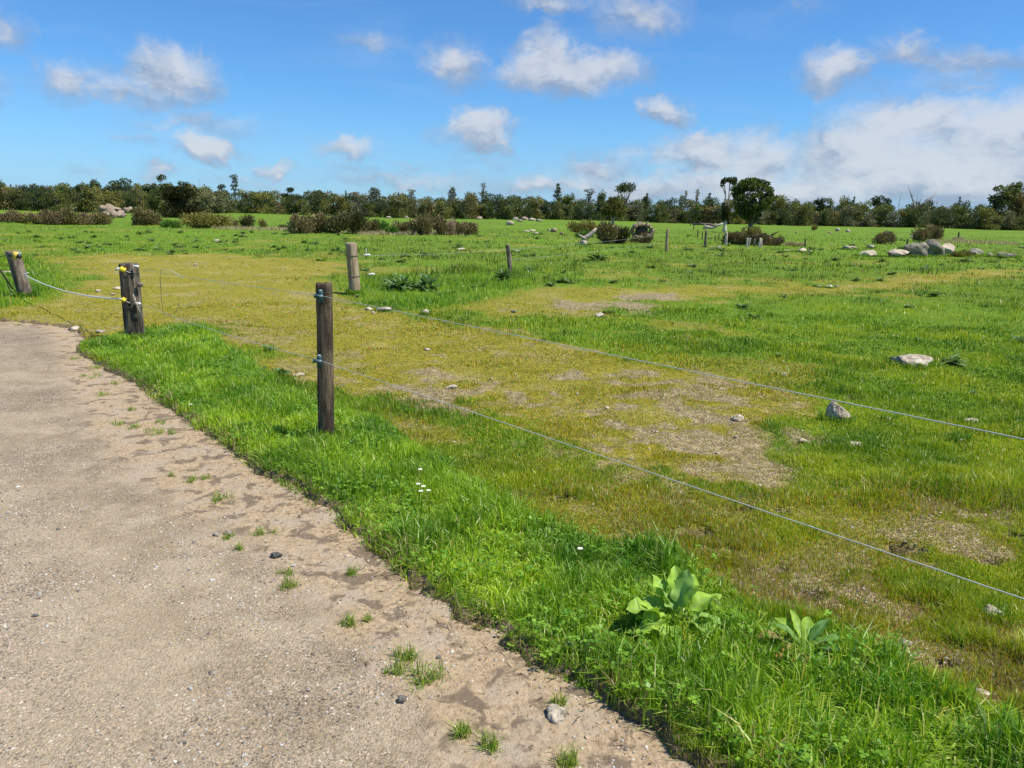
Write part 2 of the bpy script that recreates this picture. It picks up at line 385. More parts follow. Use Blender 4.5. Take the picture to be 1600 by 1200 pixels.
MOSS = poly([(-60, 480), (30, 478), (110, 455), (130, 425), (90, 408), (110, 398), (260, 398), (420, 402), (520, 400), (548, 425), (510, 445), (560, 474), (640, 492),
             (800, 520), (950, 552), (1100, 585), (1230, 618), (1265, 640), (1170, 672), (1140, 715), (1190, 755), (1080, 750), (1000, 735), (900, 700), (790, 668), (690, 625), (560, 612),
             (505, 590), (430, 575), (350, 515), (250, 512), (180, 525), (125, 545), (60, 503), (-60, 495)])
MOSS2 = poly([(640, 487), (700, 470), (760, 450), (820, 452), (930, 450), (1040, 447), (1180, 445), (1320, 442), (1420, 428), (1600, 420), (1600, 432), (1420, 448), (1300, 460),
              (1180, 462), (1100, 470), (980, 472), (930, 490), (860, 488), (780, 500)])
MOSS3 = poly([(540, 660), (640, 650), (800, 720), (1000, 760), (1180, 790), (1300, 800), (1450, 760), (1620, 800), (1700, 1130), (1600, 1150), (1490, 1095), (1350, 1015), (1130, 925), (1090, 880), (930, 846), (780, 790), (650, 700)])
BARE = poly([(640, 620), (760, 590), (900, 598), (1040, 590), (1170, 635), (1150, 680), (1120, 722), (1040, 722), (960, 700), (860, 668), (740, 645)])
BARE2 = poly([(1170, 880), (1330, 900), (1450, 860), (1620, 860), (1720, 1100), (1600, 1145), (1500, 1090), (1400, 1045), (1340, 1005), (1280, 965), (1190, 950)])
BARE3 = poly([(1450, 790), (1620, 775), (1640, 850), (1500, 830)])
BARE4 = poly([(260, 490), (420, 500), (520, 560), (480, 575), (400, 530), (280, 510)])
BARE5 = poly([(870, 478), (1030, 462), (1060, 470), (960, 485)])
LUSH2 = poly([(505, 432), (570, 478), (640, 488), (720, 482), (800, 462), (850, 440), (800, 418), (700, 424), (600, 428)])
LUSH3 = poly([(-80, 400), (40, 398), (100, 430), (105, 455), (40, 478), (-80, 485)])
PUG = [(1305, 762, .08), (1365, 728, .07), (1412, 856, .12), (1150, 795, .11), (1215, 800, .08), (1440, 762, .07), (1530, 738, .08), (1405, 690, .07), (805, 694, .08),
       (875, 780, .09), (820, 775, .08), (1085, 830, .12), (1210, 890, .10), (1130, 858, .1), (690, 690, .06), (660, 684, .07), (540, 692, .07), (1600, 840, .1), (1265, 935, .1),
       (1540, 875, .08), (980, 835, .1), (1475, 1035, .08), (905, 700, .05), (1345, 760, .05), (1330, 622, .08), (430, 632, .05), (1060, 790, .07), (950, 770, .06), (1500, 700, .06), (745, 712, .05)]
PUGW = [(flat(p[0], p[1]), p[2]) for p in PUG]
def sd(P, x, y):
    """signed distance, positive inside"""
    d = np.full(x.shape, 1e9); ins = np.zeros(x.shape, bool)
    for i in range(len(P)):
        a = P[i]; c = P[(i + 1) % len(P)]; e = c - a; L = max(e @ e, 1e-12)
        t = np.clip(((x - a[0]) * e[0] + (y - a[1]) * e[1]) / L, 0, 1)
        d = np.minimum(d, (x - a[0] - t * e[0]) ** 2 + (y - a[1] - t * e[1]) ** 2)
        cr = ((a[1] > y) != (c[1] > y))
        with np.errstate(divide='ignore', invalid='ignore'):
            xi = a[0] + (y - a[1]) * e[0] / (e[1] if abs(e[1]) > 1e-9 else 1e-9)
        ins ^= cr & (x < xi)
    d = np.sqrt(d); return np.where(ins, d, -d)
def zones(x, y):
    r = np.hypot(x, y); wob = (fbm(x, y, 1.3, 4, 3) - .5); w2 = (fbm(x, y, 5.0, 3, 9) - .5); w3 = (fbm(x, y, .35, 3, 21) - .5)
    k = np.clip(r / 8, .35, 4)
    road = sd(ROAD, x, y) + w2 * .16 + wob * .10 + (fbm(x, y, 16, 2, 15) - .5) * .07
    verge = sstep(sd(VERGE, x, y) + w2 * .18, -.05, .10)
    lush = np.maximum(verge, sstep(sd(LUSH2, x, y) + w2 * .5 + wob, -.2, .5))
    lush = np.maximum(lush, sstep(sd(LUSH3, x, y) + w2 * .5 + wob, -.2, .5))
    moss = sstep(sd(MOSS, x, y) + wob * 1.3 * k + w2 * .6, -.22 * k, .25 * k)
    moss = np.maximum(moss, .9 * sstep(sd(MOSS2, x, y) + wob * 2.5 + w2 * 1.2, -.5, .6))
    moss = np.maximum(moss, .75 * sstep(sd(MOSS3, x, y) + wob * 1.0, -.3, .3) * sstep(wob + w2 * .5, -.16, .12))
    moss = np.maximum(moss, .55 * sstep(wob + w3 * 1.2, .22, .36) * (r < 60))
    moss = moss * (1 - lush)
    hole = np.zeros(x.shape); dep = np.zeros(x.shape)
    for p, q in PUGW:
        dx = (x - p.x); dy = (y - p.y) * 1.5; dd = np.sqrt(dx * dx + dy * dy) + w2 * .16 + (fbm(x, y, 14, 2, 19) - .5) * .05
        hole = np.maximum(hole, sstep(dd, q * 1.0, q * .6) * .8); dep = np.maximum(dep, sstep(dd, q * .95, q * .45))
    bare = .78 * sstep(sd(BARE, x, y) + wob * 2.2 + w2 * 1.5, -.5, .5) * sstep(w2 + wob * .6, -.26, .10)
    bare = np.maximum(bare, .78 * sstep(sd(BARE2, x, y) + wob * .9 + w2 * .6, -.15, .3) * sstep(wob + w2 * 1.2, -.12, .14))
    bare = np.maximum(bare, .75 * sstep(sd(BARE3, x, y) + wob * .8 + w2 * .5, -.1, .2))
    bare = np.maximum(bare, .45 * sstep(sd(BARE4, x, y) + wob * 2 + w2, -.3, .4))
    bare = np.maximum(bare, .8 * sstep(sd(BARE5, x, y) + wob * 3 + w2, -.3, .4))
    bare = np.maximum(bare, .5 * moss * sstep(w2 + wob * .6, .13, .24) * (r < 40))
    bare = np.maximum(bare, hole) * (1 - verge)
    bare = np.maximum(bare, sstep(road, -.07, -.02))
    return dict(road=road, verge=verge, lush=lush, moss=moss, bare=bare, dep=dep, hole=hole, wob=wob, w2=w2, w3=w3)
def gheight(x, y, Z=None):
    x = np.asarray(x, float); y = np.asarray(y, float)
    if Z is None: Z = zones(x, y)
    r = np.hypot(x, y)
    h = (fbm(x, y, 2.2, 4, 31) - .5) * .05 + (fbm(x, y, .25, 2, 41) - .5) * .16 * sstep(r, 8, 30)
    h = h + (fbm(x, y, .035, 2, 51) - .5) * .9 * sstep(r, 45, 130)
    h = h + (fbm(x, y, 7, 2, 61) - .5) * .03 * (1 - Z['verge'])
    h = h + .010 * Z['verge'] - .06 * Z['dep']
    return h - (.14 + h * .8) * sstep(Z['road'], -.045, .055)
def rheight(x, y):
    return -.034 + (fbm(x, y, 1.5, 4, 71) - .5) * .02 + (fbm(x, y, 14, 3, 73) - .5) * .010
def gz(x, y):
    a = np.array([float(x)]); c = np.array([float(y)]); Z = zones(a, c)
    g = float(gheight(a, c, Z)[0])
    return max(g, float(rheight(a, c)[0])) if Z['road'][0] > -.4 else g
def G(px, py):
    """ground point seen at a pixel"""
    p = flat(px, py)
    if p.length < 40:
        for _ in range(3): p = flat(px, py, gz(p.x, p.y))
    p.z = gz(p.x, p.y); return p

# ---- the ground as one sheet, finer towards the front
rr = np.concatenate([np.linspace(0.25, 1.4, 8), np.exp(np.arange(math.log(1.5), math.log(90), .0085)), np.exp(np.arange(math.log(91), math.log(2600), .03))])
th = np.radians(np.concatenate([np.arange(-50, 50, .22), np.arange(50, 310, 4.0)]))
R_, T_ = np.meshgrid(rr, th, indexing='ij'); X = R_ * np.sin(T_); Y = R_ * np.cos(T_)
nr, nth = X.shape
Zg = zones(X.ravel(), Y.ravel()); hz = gheight(X.ravel(), Y.ravel(), Zg)
V = np.stack([X.ravel(), Y.ravel(), hz], 1); V = np.vstack([V, [[0, 0, -.15]]])
i = np.arange(nr - 1)[:, None]; j = np.arange(nth)[None, :]; j2 = (j + 1) % nth
F = np.stack([i * nth + j, (i + 1) * nth + j, (i + 1) * nth + j2, i * nth + j2], -1).reshape(-1, 4)
F = F[:, ::-1]
lipm = sstep(Zg['road'], -.08, -.03) * .6
zc = np.stack([Zg['lush'], Zg['moss'], Zg['bare'], np.maximum(Zg['dep'], lipm)], 1); zc = np.vstack([zc, [[0, 0, 1, 0]]])
me = mesh('ground', V, F, M['ground'], zc, True); tag(link('ground', me), kind='structure')
# ---- the gravel road sheet over it
keep = (Zg['road'] > -.55) & (R_.ravel() < 80)
gs = sd(GRAV, X.ravel(), Y.ravel())
rz_ = rheight(X.ravel(), Y.ravel())
Vr = np.stack([X.ravel(), Y.ravel(), rz_], 1)
fk = keep[F].all(1); Fr = F[fk]; used = np.unique(Fr); mp_ = np.zeros(len(Vr) + 1, int); mp_[used] = np.arange(len(used))
dirt = 1 - sstep(gs, -.28, .25)
coarse = sstep(gs, 1.3, .1)
rc = np.stack([1 - coarse, dirt, np.clip(sstep(gs, .35, -.1) * .9 + .12, 0, 1)], 1)
me = mesh('gravel_road', Vr[used], mp_[Fr], M['road'], rc[used], True); tag(link('gravel_road', me), kind='structure')

# ------------------------------------------------------------------ grass as blades
def blades(x, y, z, h, wd, col, lean=.35, seg2=True, rs=rs, curl=.5):
    n = len(x); a = rs.rand(n) * 2 * math.pi; la = rs.rand(n) * 2 * math.pi
    l = np.abs(rs.randn(n)) * lean * h; l = np.minimum(l, h * 1.3)
    sx = np.cos(a) * wd / 2; sy = np.sin(a) * wd / 2; dx = np.cos(la) * l; dy = np.sin(la) * l
    hh = np.sqrt(np.maximum(h * h - (l * .75) ** 2, (h * .3) ** 2))
    P = lambda u, v, q: np.stack([x + u, y + v, z + q], 1)
    jit = (1 + .12 * (rs.rand(n, 1) - .5))
    if seg2:
        k1 = .3
        V = np.stack([P(-sx, -sy, -.005), P(sx, sy, -.005), P(dx * k1 + sx * .8, dy * k1 + sy * .8, hh * .62), P(dx * k1 - sx * .8, dy * k1 - sy * .8, hh * .62), P(dx, dy, hh)], 1).reshape(-1, 3)
        o = np.arange(n)[:, None] * 5
        F = np.stack([o + [0, 1, 2], o + [0, 2, 3], o + [3, 2, 4]], 1).reshape(-1, 3)
        c = np.repeat((col * jit)[:, None, :], 5, 1).reshape(-1, 3)
    else:
        V = np.stack([P(-sx, -sy, -.01), P(sx, sy, -.01), P(dx, dy, hh)], 1).reshape(-1, 3)
        F = np.arange(n * 3).reshape(-1, 3); c = np.repeat(col * jit, 3, 0)
    return V, F, c
def join(L):
    o = 0; VV = []; FF = []; CC = []
    for V, F, c in L:
        VV.append(V); FF.append(F + o); CC.append(c); o += len(V)
    return np.vstack(VV), np.vstack(FF), np.vstack(CC)
def lerp(a, c, t): return np.asarray(a) * (1 - t[:, None]) + np.asarray(c) * t[:, None]
def greens(n, x, y):
    t = np.clip(rs.rand(n) * .8 + (fbm(x, y, 3, 3, 81) - .5) * 1.4 + .1, 0, 1)
    c = lerp((.075, .19, .010), (.31, .45, .025), t)
    q = rs.rand(n)
    c[q < .05] = (.44, .42, .15); c[(q > .05) & (q < .13)] = (.36, .46, .08)
    return c
# paddock sward: screen-even sampling of the flat, thinned by zone
N = 1350000
px = rs.rand(N) * 1960 - 180; py = 345 + rs.rand(N) * 955
Rm = np.array(RM)
d = np.stack([(px - 800) / FPX, (600 - py) / FPX, -np.ones(N)], 1) @ Rm.T
t = -H / d[:, 2]; ok = (d[:, 2] < -1e-4); x = d[:, 0] * t; y = d[:, 1] * t; r = np.hypot(x, y)
ok &= (r < 120); x, y, r = x[ok], y[ok], r[ok]
Z = zones(x, y)
n = len(x); u = rs.rand(n)
p = .80 * np.ones(n); p = np.where(Z['moss'] > .4, .80, p); p = p * (1 - .55 * Z['bare']); p = p * (1 - Z['verge']); p *= (1 - .9 * Z['hole'])
p *= (Z['road'] < .0)
k = u < p; x, y, r = x[k], y[k], r[k]; Z = {a: v[k] for a, v in Z.items()}; n = len(x)
clump = fbm(x, y, 2.6, 3, 91); cl2 = fbm(x, y, .7, 3, 95)
hgt = (.028 + .045 * sstep(clump, .45, .75)) * (.7 + .6 * rs.rand(n)) * (1 + .5 * sstep(cl2, .55, .7))
hgt = hgt * (1 - .62 * Z['moss']) * (1 - .5 * Z['bare']) + .05 * (Z['lush'] - Z['verge']).clip(0) * (.5 + rs.rand(n))
hgt *= 1 + .45 * sstep(r, 10, 30) * (1 - Z['moss'])
far = sstep(r, 70, 95); hgt *= (1 - .4 * far)
wd = np.maximum(.0032, r * .00095) * (.7 + .6 * rs.rand(n))
gcol = greens(n, x, y)
shade = sstep(fbm(x, y, 1.1, 4, 101) + .25 * (fbm(x, y, 9, 2, 103) - .5), .36, .64)
gcol = gcol * lerp((.88, .88, .8), (1.50, 1.16, 1.0), shade)
dk = sstep(fbm(x, y, 1.7, 4, 107), .53, .62) * sstep(r, 14, 22) * (x > -9); gcol = gcol * (1 - .55 * dk[:, None]); hgt = hgt * (1 + .8 * dk)
gcol = gcol * (1 - .17 * sstep(r, 14, 36))[:, None]
mosc = lerp((.24, .26, .012), (.62, .46, .02), np.clip(rs.rand(n) * .9 + (fbm(x, y, 4, 3, 111) - .5), 0, 1))
q = rs.rand(n); mosc[q < .15] = (.50, .42, .24); mosc[(q > .15) & (q < .30)] = (.40, .20, .04); mosc[(q > .30) & (q < .52)] = (.20, .33, .02)
pick = rs.rand(n) < Z['moss'] * .95; col = np.where(pick[:, None], mosc, gcol)
brn = rs.rand(n) < Z['bare'] * .5; col[brn] = (.34, .26, .14)
lx = rs.rand(n) < Z['lush'] * .8; col[lx] = gcol[lx] * (.85, 1.05, .9)
z = gheight(x, y, Z)
near = r < 14
L = [blades(x[near], y[near], z[near], hgt[near], wd[near], col[near], .5), blades(x[~near], y[~near], z[~near], hgt[~near], wd[~near], col[~near], .55, False)]
V, F, c = join(L)
tag(link('pasture_grass', mesh('pasture_grass', V, F, M['grass'], c)), 'short green and yellowing pasture grass covering the paddock', 'grass', kind='stuff')
# lush verge between the track and the fence
bx0, by0 = VERGE.min(0); bx1, by1 = VERGE.max(0); bx1 = min(bx1, 4.5); by0 = max(by0, .9)
N = int((bx1 - bx0) * (by1 - by0) * 10500); x = bx0 + rs.rand(N) * (bx1 - bx0); y = by0 + rs.rand(N) * (by1 - by0)
Z = zones(x, y); cl = fbm(x, y, 4.5, 3, 121)
edge = Z['road'] > .035
k = (rs.rand(N) < Z['verge'] * (.35 + .9 * sstep(cl, .3, .6))) & ~edge; x, y, cl = x[k], y[k], cl[k]; Z = {a: v[k] for a, v in Z.items()}; n = len(x)
r = np.hypot(x, y)
hgt = (.045 + .06 * sstep(cl, .35, .75)) * (.5 + .75 * rs.rand(n)); hgt *= np.where(rs.rand(n) < .04, 1.5, 1)
for (tx, ty, tr, tm) in [(330, 527, .28, 2.3), (290, 530, .2, 1.5), (1060, 885, .22, 1.9), (950, 870, .2, 1.5), (1480, 1120, .35, 1.5), (520, 690, .2, 1.4), (1200, 1150, .3, 1.25)]:
    tp = flat(tx, ty); hgt *= 1 + (tm - 1) * np.exp(-((x - tp.x) ** 2 + (y - tp.y) ** 2) / tr ** 2)
wd = np.maximum(.0064, r * .001) * (.5 + .9 * rs.rand(n))
col = greens(n, x, y) * lerp((.92, 1.02, 1.0), (1.45, 1.36, 1.2), sstep(fbm(x, y, 2.2, 3, 131), .35, .65))
# dry, yellower along the broken edge
ed = sstep(Z['road'], -.16, -.02); dry = rs.rand(n) < ed * .35; col[dry] = (.30, .25, .09)
hgt *= 1 - .25 * ed
L = [blades(x, y, np.maximum(gheight(x, y, Z), -.034), hgt, wd, col, 1.15)]
# clover and small broad leaves low in the sward
nc = 5500; idx = rs.choice(n, nc); cx = x[idx] + rs.randn(nc) * .01; cy = y[idx] + rs.randn(nc) * .01
keepc = (fbm(cx, cy, 3.1, 2, 141) > .48); cx, cy = cx[keepc], cy[keepc]; nc = len(cx)
cz = gheight(cx, cy) + .03 + rs.rand(nc) * .06
ang = rs.rand(nc) * 6.28; VV = []; 
for kk in range(3):
    a = ang + kk * 2.09; s = .010 + .008 * rs.rand(nc); tl = rs.randn(nc) * .25
    c0 = np.stack([cx, cy, cz], 1); d1 = np.stack([np.cos(a), np.sin(a), tl + .2], 1) * s[:, None]; d2 = np.stack([-np.sin(a), np.cos(a), np.zeros(nc)], 1) * s[:, None] * .55
    VV.append(np.stack([c0, c0 + d1 * .6 + d2, c0 + d1 * 1.1, c0 + d1 * .6 - d2], 1))
VV = np.stack(VV, 1).reshape(-1, 3); o = np.arange(nc * 3)[:, None] * 4
FF = np.stack([o + [0, 1, 2], o + [0, 2, 3]], 1).reshape(-1, 3)
cc = np.repeat(lerp((.11, .25, .015), (.25, .44, .03), rs.rand(nc)), 12, 0)
L.append((VV, FF, cc))
V, F, c = join(L)
tag(link('verge_grass', mesh('verge_grass', V, F, M['grass'], c)), 'lush tall bright green grass verge along the track edge', 'grass', kind='stuff')

# fallen dry bits and root mat on the broken lip of the verge and in the bare earth
N = 60000; x = rs.rand(N) * 9 - 5; y = 1.2 + rs.rand(N) * 10
Z = zones(x, y); k = (((Z['road'] > -.10) & (Z['road'] < .16) & (rs.rand(N) < .55)) | ((Z['bare'] > .3) & (Z['road'] < -.2) & (rs.rand(N) < .12)) | ((Z['road'] > .0) & (Z['road'] < .7) & (rs.rand(N) < .06)))
x, y = x[k], y[k]; Z = {a: v[k] for a, v in Z.items()}; n = len(x)
zz = np.maximum(gheight(x, y, Z), rheight(x, y) - 1 * (Z['road'] < -.4)); 
a = rs.rand(n) * 6.28; Ln = .012 + .04 * rs.rand(n) ** 2; ww = .0022 + .002 * rs.rand(n)
c0 = np.stack([x, y, zz + .003], 1); d1 = np.stack([np.cos(a), np.sin(a), rs.rand(n) * .45], 1) * Ln[:, None]; d2 = np.stack([-np.sin(a), np.cos(a), 0 * a], 1) * ww[:, None]
V = np.stack([c0 - d2, c0 + d2, c0 + d1], 1).reshape(-1, 3)
cc = np.repeat(lerp((.12, .08, .04), (.42, .33, .19), rs.rand(n)), 3, 0)
tag(link('dry_litter', mesh('dry_litter', V, np.arange(n * 3).reshape(-1, 3), M['shrub'], cc)), 'dry root bits and dead grass scattered along the broken verge edge', 'litter', kind='stuff')

# loose gravel as real pebbles
def rock_pts(n_sub, seed, cuts=7, rough=.16):
    rg = np.random.RandomState(seed)
    import bmesh
    bm = bmesh.new(); bmesh.ops.create_icosphere(bm, subdivisions=n_sub, radius=1.0)
    V = np.array([v.co[:] for v in bm.verts]); F = np.array([[v.index for v in f.verts] for f in bm.faces]); bm.free()
    for _ in range(cuts):
        nn = rg.randn(3); nn /= np.linalg.norm(nn); dd = .55 + .35 * rg.rand()
        s = V @ nn; V = V - np.maximum(s - dd, 0)[:, None] * nn * .9
    o = rg.rand(3) * 50; rad = np.zeros(len(V))
    for f_, am in ((1.3, 1.), (2.9, .5), (6.1, .28), (12, .15)):
        q = V * f_ + o
        rad += am * (vn(q[:, 0] + q[:, 2] * .7, q[:, 1] - q[:, 2] * .6, 5) + vn(q[:, 1] * 1.1 + 7, q[:, 2] + q[:, 0] * .5, 8) - 1)
    return V * (1 + rough * rad)[:, None], F
protos = [rock_pts(1, 300 + i, 4, .2) for i in range(5)]
N = 26000; px = rs.rand(N) * 1150 - 60; py = 500 + rs.rand(N) * 760
Pp = [flat(a, c_) for a, c_ in zip(px, py)]; x = np.array([p.x for p in Pp]); y = np.array([p.y for p in Pp])
Z = zones(x, y); k = (Z['road'] > .05) & (np.hypot(x, y) < 9) & (fbm(x, y, 1.4, 3, 151) + .25 * rs.rand(N) > .5); x, y = x[k], y[k]
gsd = sd(GRAV, x, y); k = (gsd > -.1) | (rs.rand(len(x)) < .35); x, y = x[k], y[k]
zz = rheight(x, y); L = []; pal = np.array([(.20, .17, .14), (.36, .30, .23), (.46, .38, .29), (.42, .41, .38), (.50, .36, .26), (.58, .53, .45), (.13, .12, .11)])
for a in range(len(x)):
    Vp, Fp = protos[a % 5]; s = .0028 + .0045 * rs.rand() ** 2.2
    if rs.rand() < .012: s *= 2.2
    q = rs.rand() * 6.28; cs, sn = math.cos(q), math.sin(q)
    W_ = Vp * (s, s * (.6 + .4 * rs.rand()), s * .6); W_ = np.stack([W_[:, 0] * cs - W_[:, 1] * sn, W_[:, 0] * sn + W_[:, 1] * cs, W_[:, 2]], 1) + (x[a], y[a], zz[a] + s * .2)
    L.append((W_, Fp, np.tile(pal[rs.randint(7)] * (.8 + .3 * rs.rand()), (len(W_), 1))))
V, F, c = join(L)
mm, bb = newmat('pebble'); fin(bb, princ(bb, attr(bb), .85, spec=.3)); M['pebble'] = mm
tag(link('loose_gravel', mesh('loose_gravel', V, F, mm, c)), 'loose small pebbles lying on the gravel track', 'gravel', kind='stuff')

# pale grit lying on the worn ground of the paddock
N = 60000; px = 480 + rs.rand(N) * 1200; py = 440 + rs.rand(N) * 720
Pp = [flat(a, c_) for a, c_ in zip(px, py)]; x = np.array([p.x for p in Pp]); y = np.array([p.y for p in Pp]); Z = zones(x, y)
k = (rs.rand(N) < .15 * Z['bare']) & (Z['road'] < -.2); x, y = x[k], y[k]; Z = {a: v[k] for a, v in Z.items()}; zz = gheight(x, y, Z); L = []; dd = np.hypot(x, y)
for a in range(len(x)):
    Vp, Fp = protos[a % 5]; s = (.003 + .008 * rs.rand() ** 3) * (1 + dd[a] * .04); q = rs.rand() * 6.28; cs, sn = math.cos(q), math.sin(q); W_ = Vp * (s, s * .8, s * .55)
    W_ = np.stack([W_[:, 0] * cs - W_[:, 1] * sn, W_[:, 0] * sn + W_[:, 1] * cs, W_[:, 2]], 1) + (x[a], y[a], zz[a] + s * .3)
    L.append((W_, Fp, np.tile(pal[rs.choice([1, 2, 3, 4, 5])] * (.65 + .3 * rs.rand()), (len(W_), 1))))
V, F, c = join(L)
tag(link('field_grit', mesh('field_grit', V, F, mm, c)), 'pale grit and pebbles lying on the worn bare patches of the paddock', 'gravel', kind='stuff')

# ------------------------------------------------------------------ stones and rocks
RIM = []
def rock(px, py, wpx, hpx, label, mat='rock', group=None, seed=0, name='stone', depth=.8, rot=0.0, sink=.3, sub=3, point=None, dist=None, cat=None, lift=0.0):
    p = G(px, py) if dist is None else at_dist(px, py, dist)
    if dist is not None: p.z = gz(p.x, p.y) + lift
    d = math.hypot(p.x, p.y); sl = math.hypot(d, H)
    Wd = wpx / FPX * sl / 2; hp = max(hpx - wpx * depth * .45 * H / sl, hpx * .4); Hd = hp / FPX * sl / (2 - sink) * .92
    V, F = rock_pts(sub + (1 if wpx > 16 else 0), 1000 + seed, 14, .26)
    if point is not None:   # a wedge-shaped stone with a raised peak
        V[:, 2] = np.where(V[:, 2] > 0, V[:, 2] * .25 + np.where(V[:, 0] < point, np.clip(1 + (V[:, 0] - point) * 1.7, 0, 1), np.clip(1 - (V[:, 0] - point) * .78, 0, 1)) * 1.0, V[:, 2] * .5); V[:, 1] *= .55
    V = V * (Wd, Wd * depth, Hd * 1.05)
    me = mesh(name, V, F, M[mat], None, True)
    if mat != 'stone_dark': RIM.append((p.x, p.y + Wd * depth * .4, Wd, Wd * depth))
    o = link(name, me, None, (p.x, p.y + Wd * depth * .4, p.z + Hd * (1 - sink) * .8)); o.rotation_euler = (0, 0, rot)
    return tag(o, label, cat or ('stone' if name == 'stone' else 'rock'), group)
rock(1310, 660, 42, 34, 'pale wedge shaped stone with raised peak below the upper fence wire', seed=1, point=-.35, sink=.25)
rock(1428, 573, 62, 25, 'large flat lichen covered boulder half sunk in grass at right', seed=2, sink=.4, name='boulder')
rock(1335, 700, 36, 11, 'flat pale stone in grass below the wedge shaped stone', seed=3, sink=.45)
rock(1391, 658, 18, 8, 'small pale stone right of the wedge shaped stone', seed=4, sink=.4)
rock(1519, 662, 28, 10, 'pale flat stone just above the upper wire near right edge', seed=5, sink=.45)
rock(1503, 691, 17, 7, 'small pale stone under the upper wire at far right', seed=6, sink=.45)
rock(1256, 692, 14, 7, 'small pale stone left of and below the wedge shaped stone', seed=7, sink=.4)
rock(1553, 968, 28, 24, 'round cream coloured stone on bare ground under the lower wire', seed=8, sink=.12, depth=.95)
rock(1517, 1010, 34, 13, 'flat grey stone on bare ground below the round cream stone', 'rock_grey', seed=9, sink=.35, rot=-.35, depth=.4)
rock(1415, 1008, 20, 10, 'small pale stone sunk in bare ground near the verge', seed=10, sink=.4)
rock(1530, 1086, 26, 10, 'pale stone at the verge edge in the bottom right', seed=11, sink=.45)
rock(1225, 588, 11, 7, 'tiny pale stone in green grass below the weed rosette', seed=12, sink=.3)
rock(936, 497, 18, 12, 'rounded pinkish stone beside a dark weed in the paddock', 'rock', seed=13, sink=.2)
rock(598, 486, 24, 8, 'wide flat pale stone in yellow grass behind the middle post', seed=14, sink=.4)
rock(576, 484, 14, 5, 'thin flat stone just left of the wide flat stone', seed=15, sink=.4)
rock(665, 491, 13, 11, 'upright cream stone in yellow grass right of the middle post', seed=16, sink=.15)
rock(583, 491, 6, 6, 'tiny pointed stone in front of the wide flat stone', seed=17, sink=.2)
rock(725, 501, 13, 6, 'small flat pale stone right of the upright cream stone', seed=18, sink=.35)
rock(803, 489, 9, 6, 'small grey stone at the yellow grass edge', 'rock_grey', seed=19, sink=.3)
rock(702, 499, 5, 3, 'tiny pale stone between the upright and flat stones', seed=20, sink=.3)
rock(430, 872, 18, 11, 'dark grey angular stone lying on the pale dirt of the track', 'stone_dark', seed=21, sink=.1, depth=.7)
rock(628, 1098, 17, 14, 'grey angular stone on the track below the large grass tuft', 'stone_dark', seed=22, sink=.15, rot=.6)
rock(337, 838, 11, 9, 'small light grey stone on gravel left of a grass tuft', 'rock_grey', seed=23, sink=.25)
rock(357, 836, 15, 10, 'brown stone behind a small grass tuft on gravel', 'rock_grey', seed=24, sink=.3)
rock(872, 1125, 46, 28, 'large flat tan stone embedded in the dirt near the verge', 'rock', seed=25, sink=.8)
rock(332, 1053, 14, 6, 'small tan stone on open gravel at lower left', 'rock_grey', seed=26, sink=.3)
rock(455, 617, 16, 11, 'grey stone in lush grass left of the middle post', 'rock_grey', seed=27, sink=.3)
rock(420, 549, 11, 6, 'small dark stone in yellow grass left of the middle post', 'rock_grey', seed=28, sink=.3)
rock(466, 588, 20, 7, 'flat pale stone beside dark weeds left of the middle post', seed=29, sink=.4)
rock(395, 611, 12, 7, 'pale stone at the back edge of the verge grass', seed=30, sink=.35)
rock(706, 607, 18, 8, 'flat pale stone in the bare patch right of the middle post', seed=31, sink=.45)
rock(1152, 658, 20, 13, 'pale stone at the right end of the bare patch', seed=32, sink=.5)
rock(668, 548, 11, 6, 'small pale stone in yellow grass beneath the upper wire', seed=33, sink=.35)
rock(153, 456, 9, 5, 'small white stone in the open gateway', seed=34, sink=.3)
rock(182, 452, 12, 5, 'flat pale stone beside the gate post in the gateway', seed=35, sink=.4)
rock(176, 463, 8, 4, 'small flat stone in front of the gateway stones', seed=36, sink=.4)
rock(115, 516, 22, 9, 'pale stone at the corner where the track meets the gateway', seed=37, sink=.45)
rock(155, 520, 14, 6, 'flat stone in moss left of the gate post foot', seed=38, sink=.45)
rock(8, 430, 24, 10, 'pale stone in grass left of the leaning post', seed=39, sink=.3)
rock(306, 415, 8, 4, 'small white stone far back in the yellow grass', seed=40, sink=.3)
rock(502, 408, 10, 4, 'small flat stone in grass left of the pale round post', seed=41, sink=.3)
rock(338, 378, 9, 5, 'small pale stone in far green grass above the gateway', seed=42, sink=.3)
rock(720, 392, 14, 6, 'pale stone in the grass near the fence between the two back posts', seed=43, sink=.3)
rock(711, 419, 10, 5, 'small tan stone in lush grass left of the thin leaning post', seed=44, sink=.3)
rock(808, 395, 14, 5, 'pale rounded stone right of the thin leaning post top', seed=45, sink=.3)
rock(912, 381, 17, 9, 'grey dome shaped boulder beneath the bleached log', 'rock', seed=46, sink=.3, name='boulder')
rock(1322, 388, 8, 6, 'small stone in front of the row of grey stakes', seed=47, sink=.2) if False else None
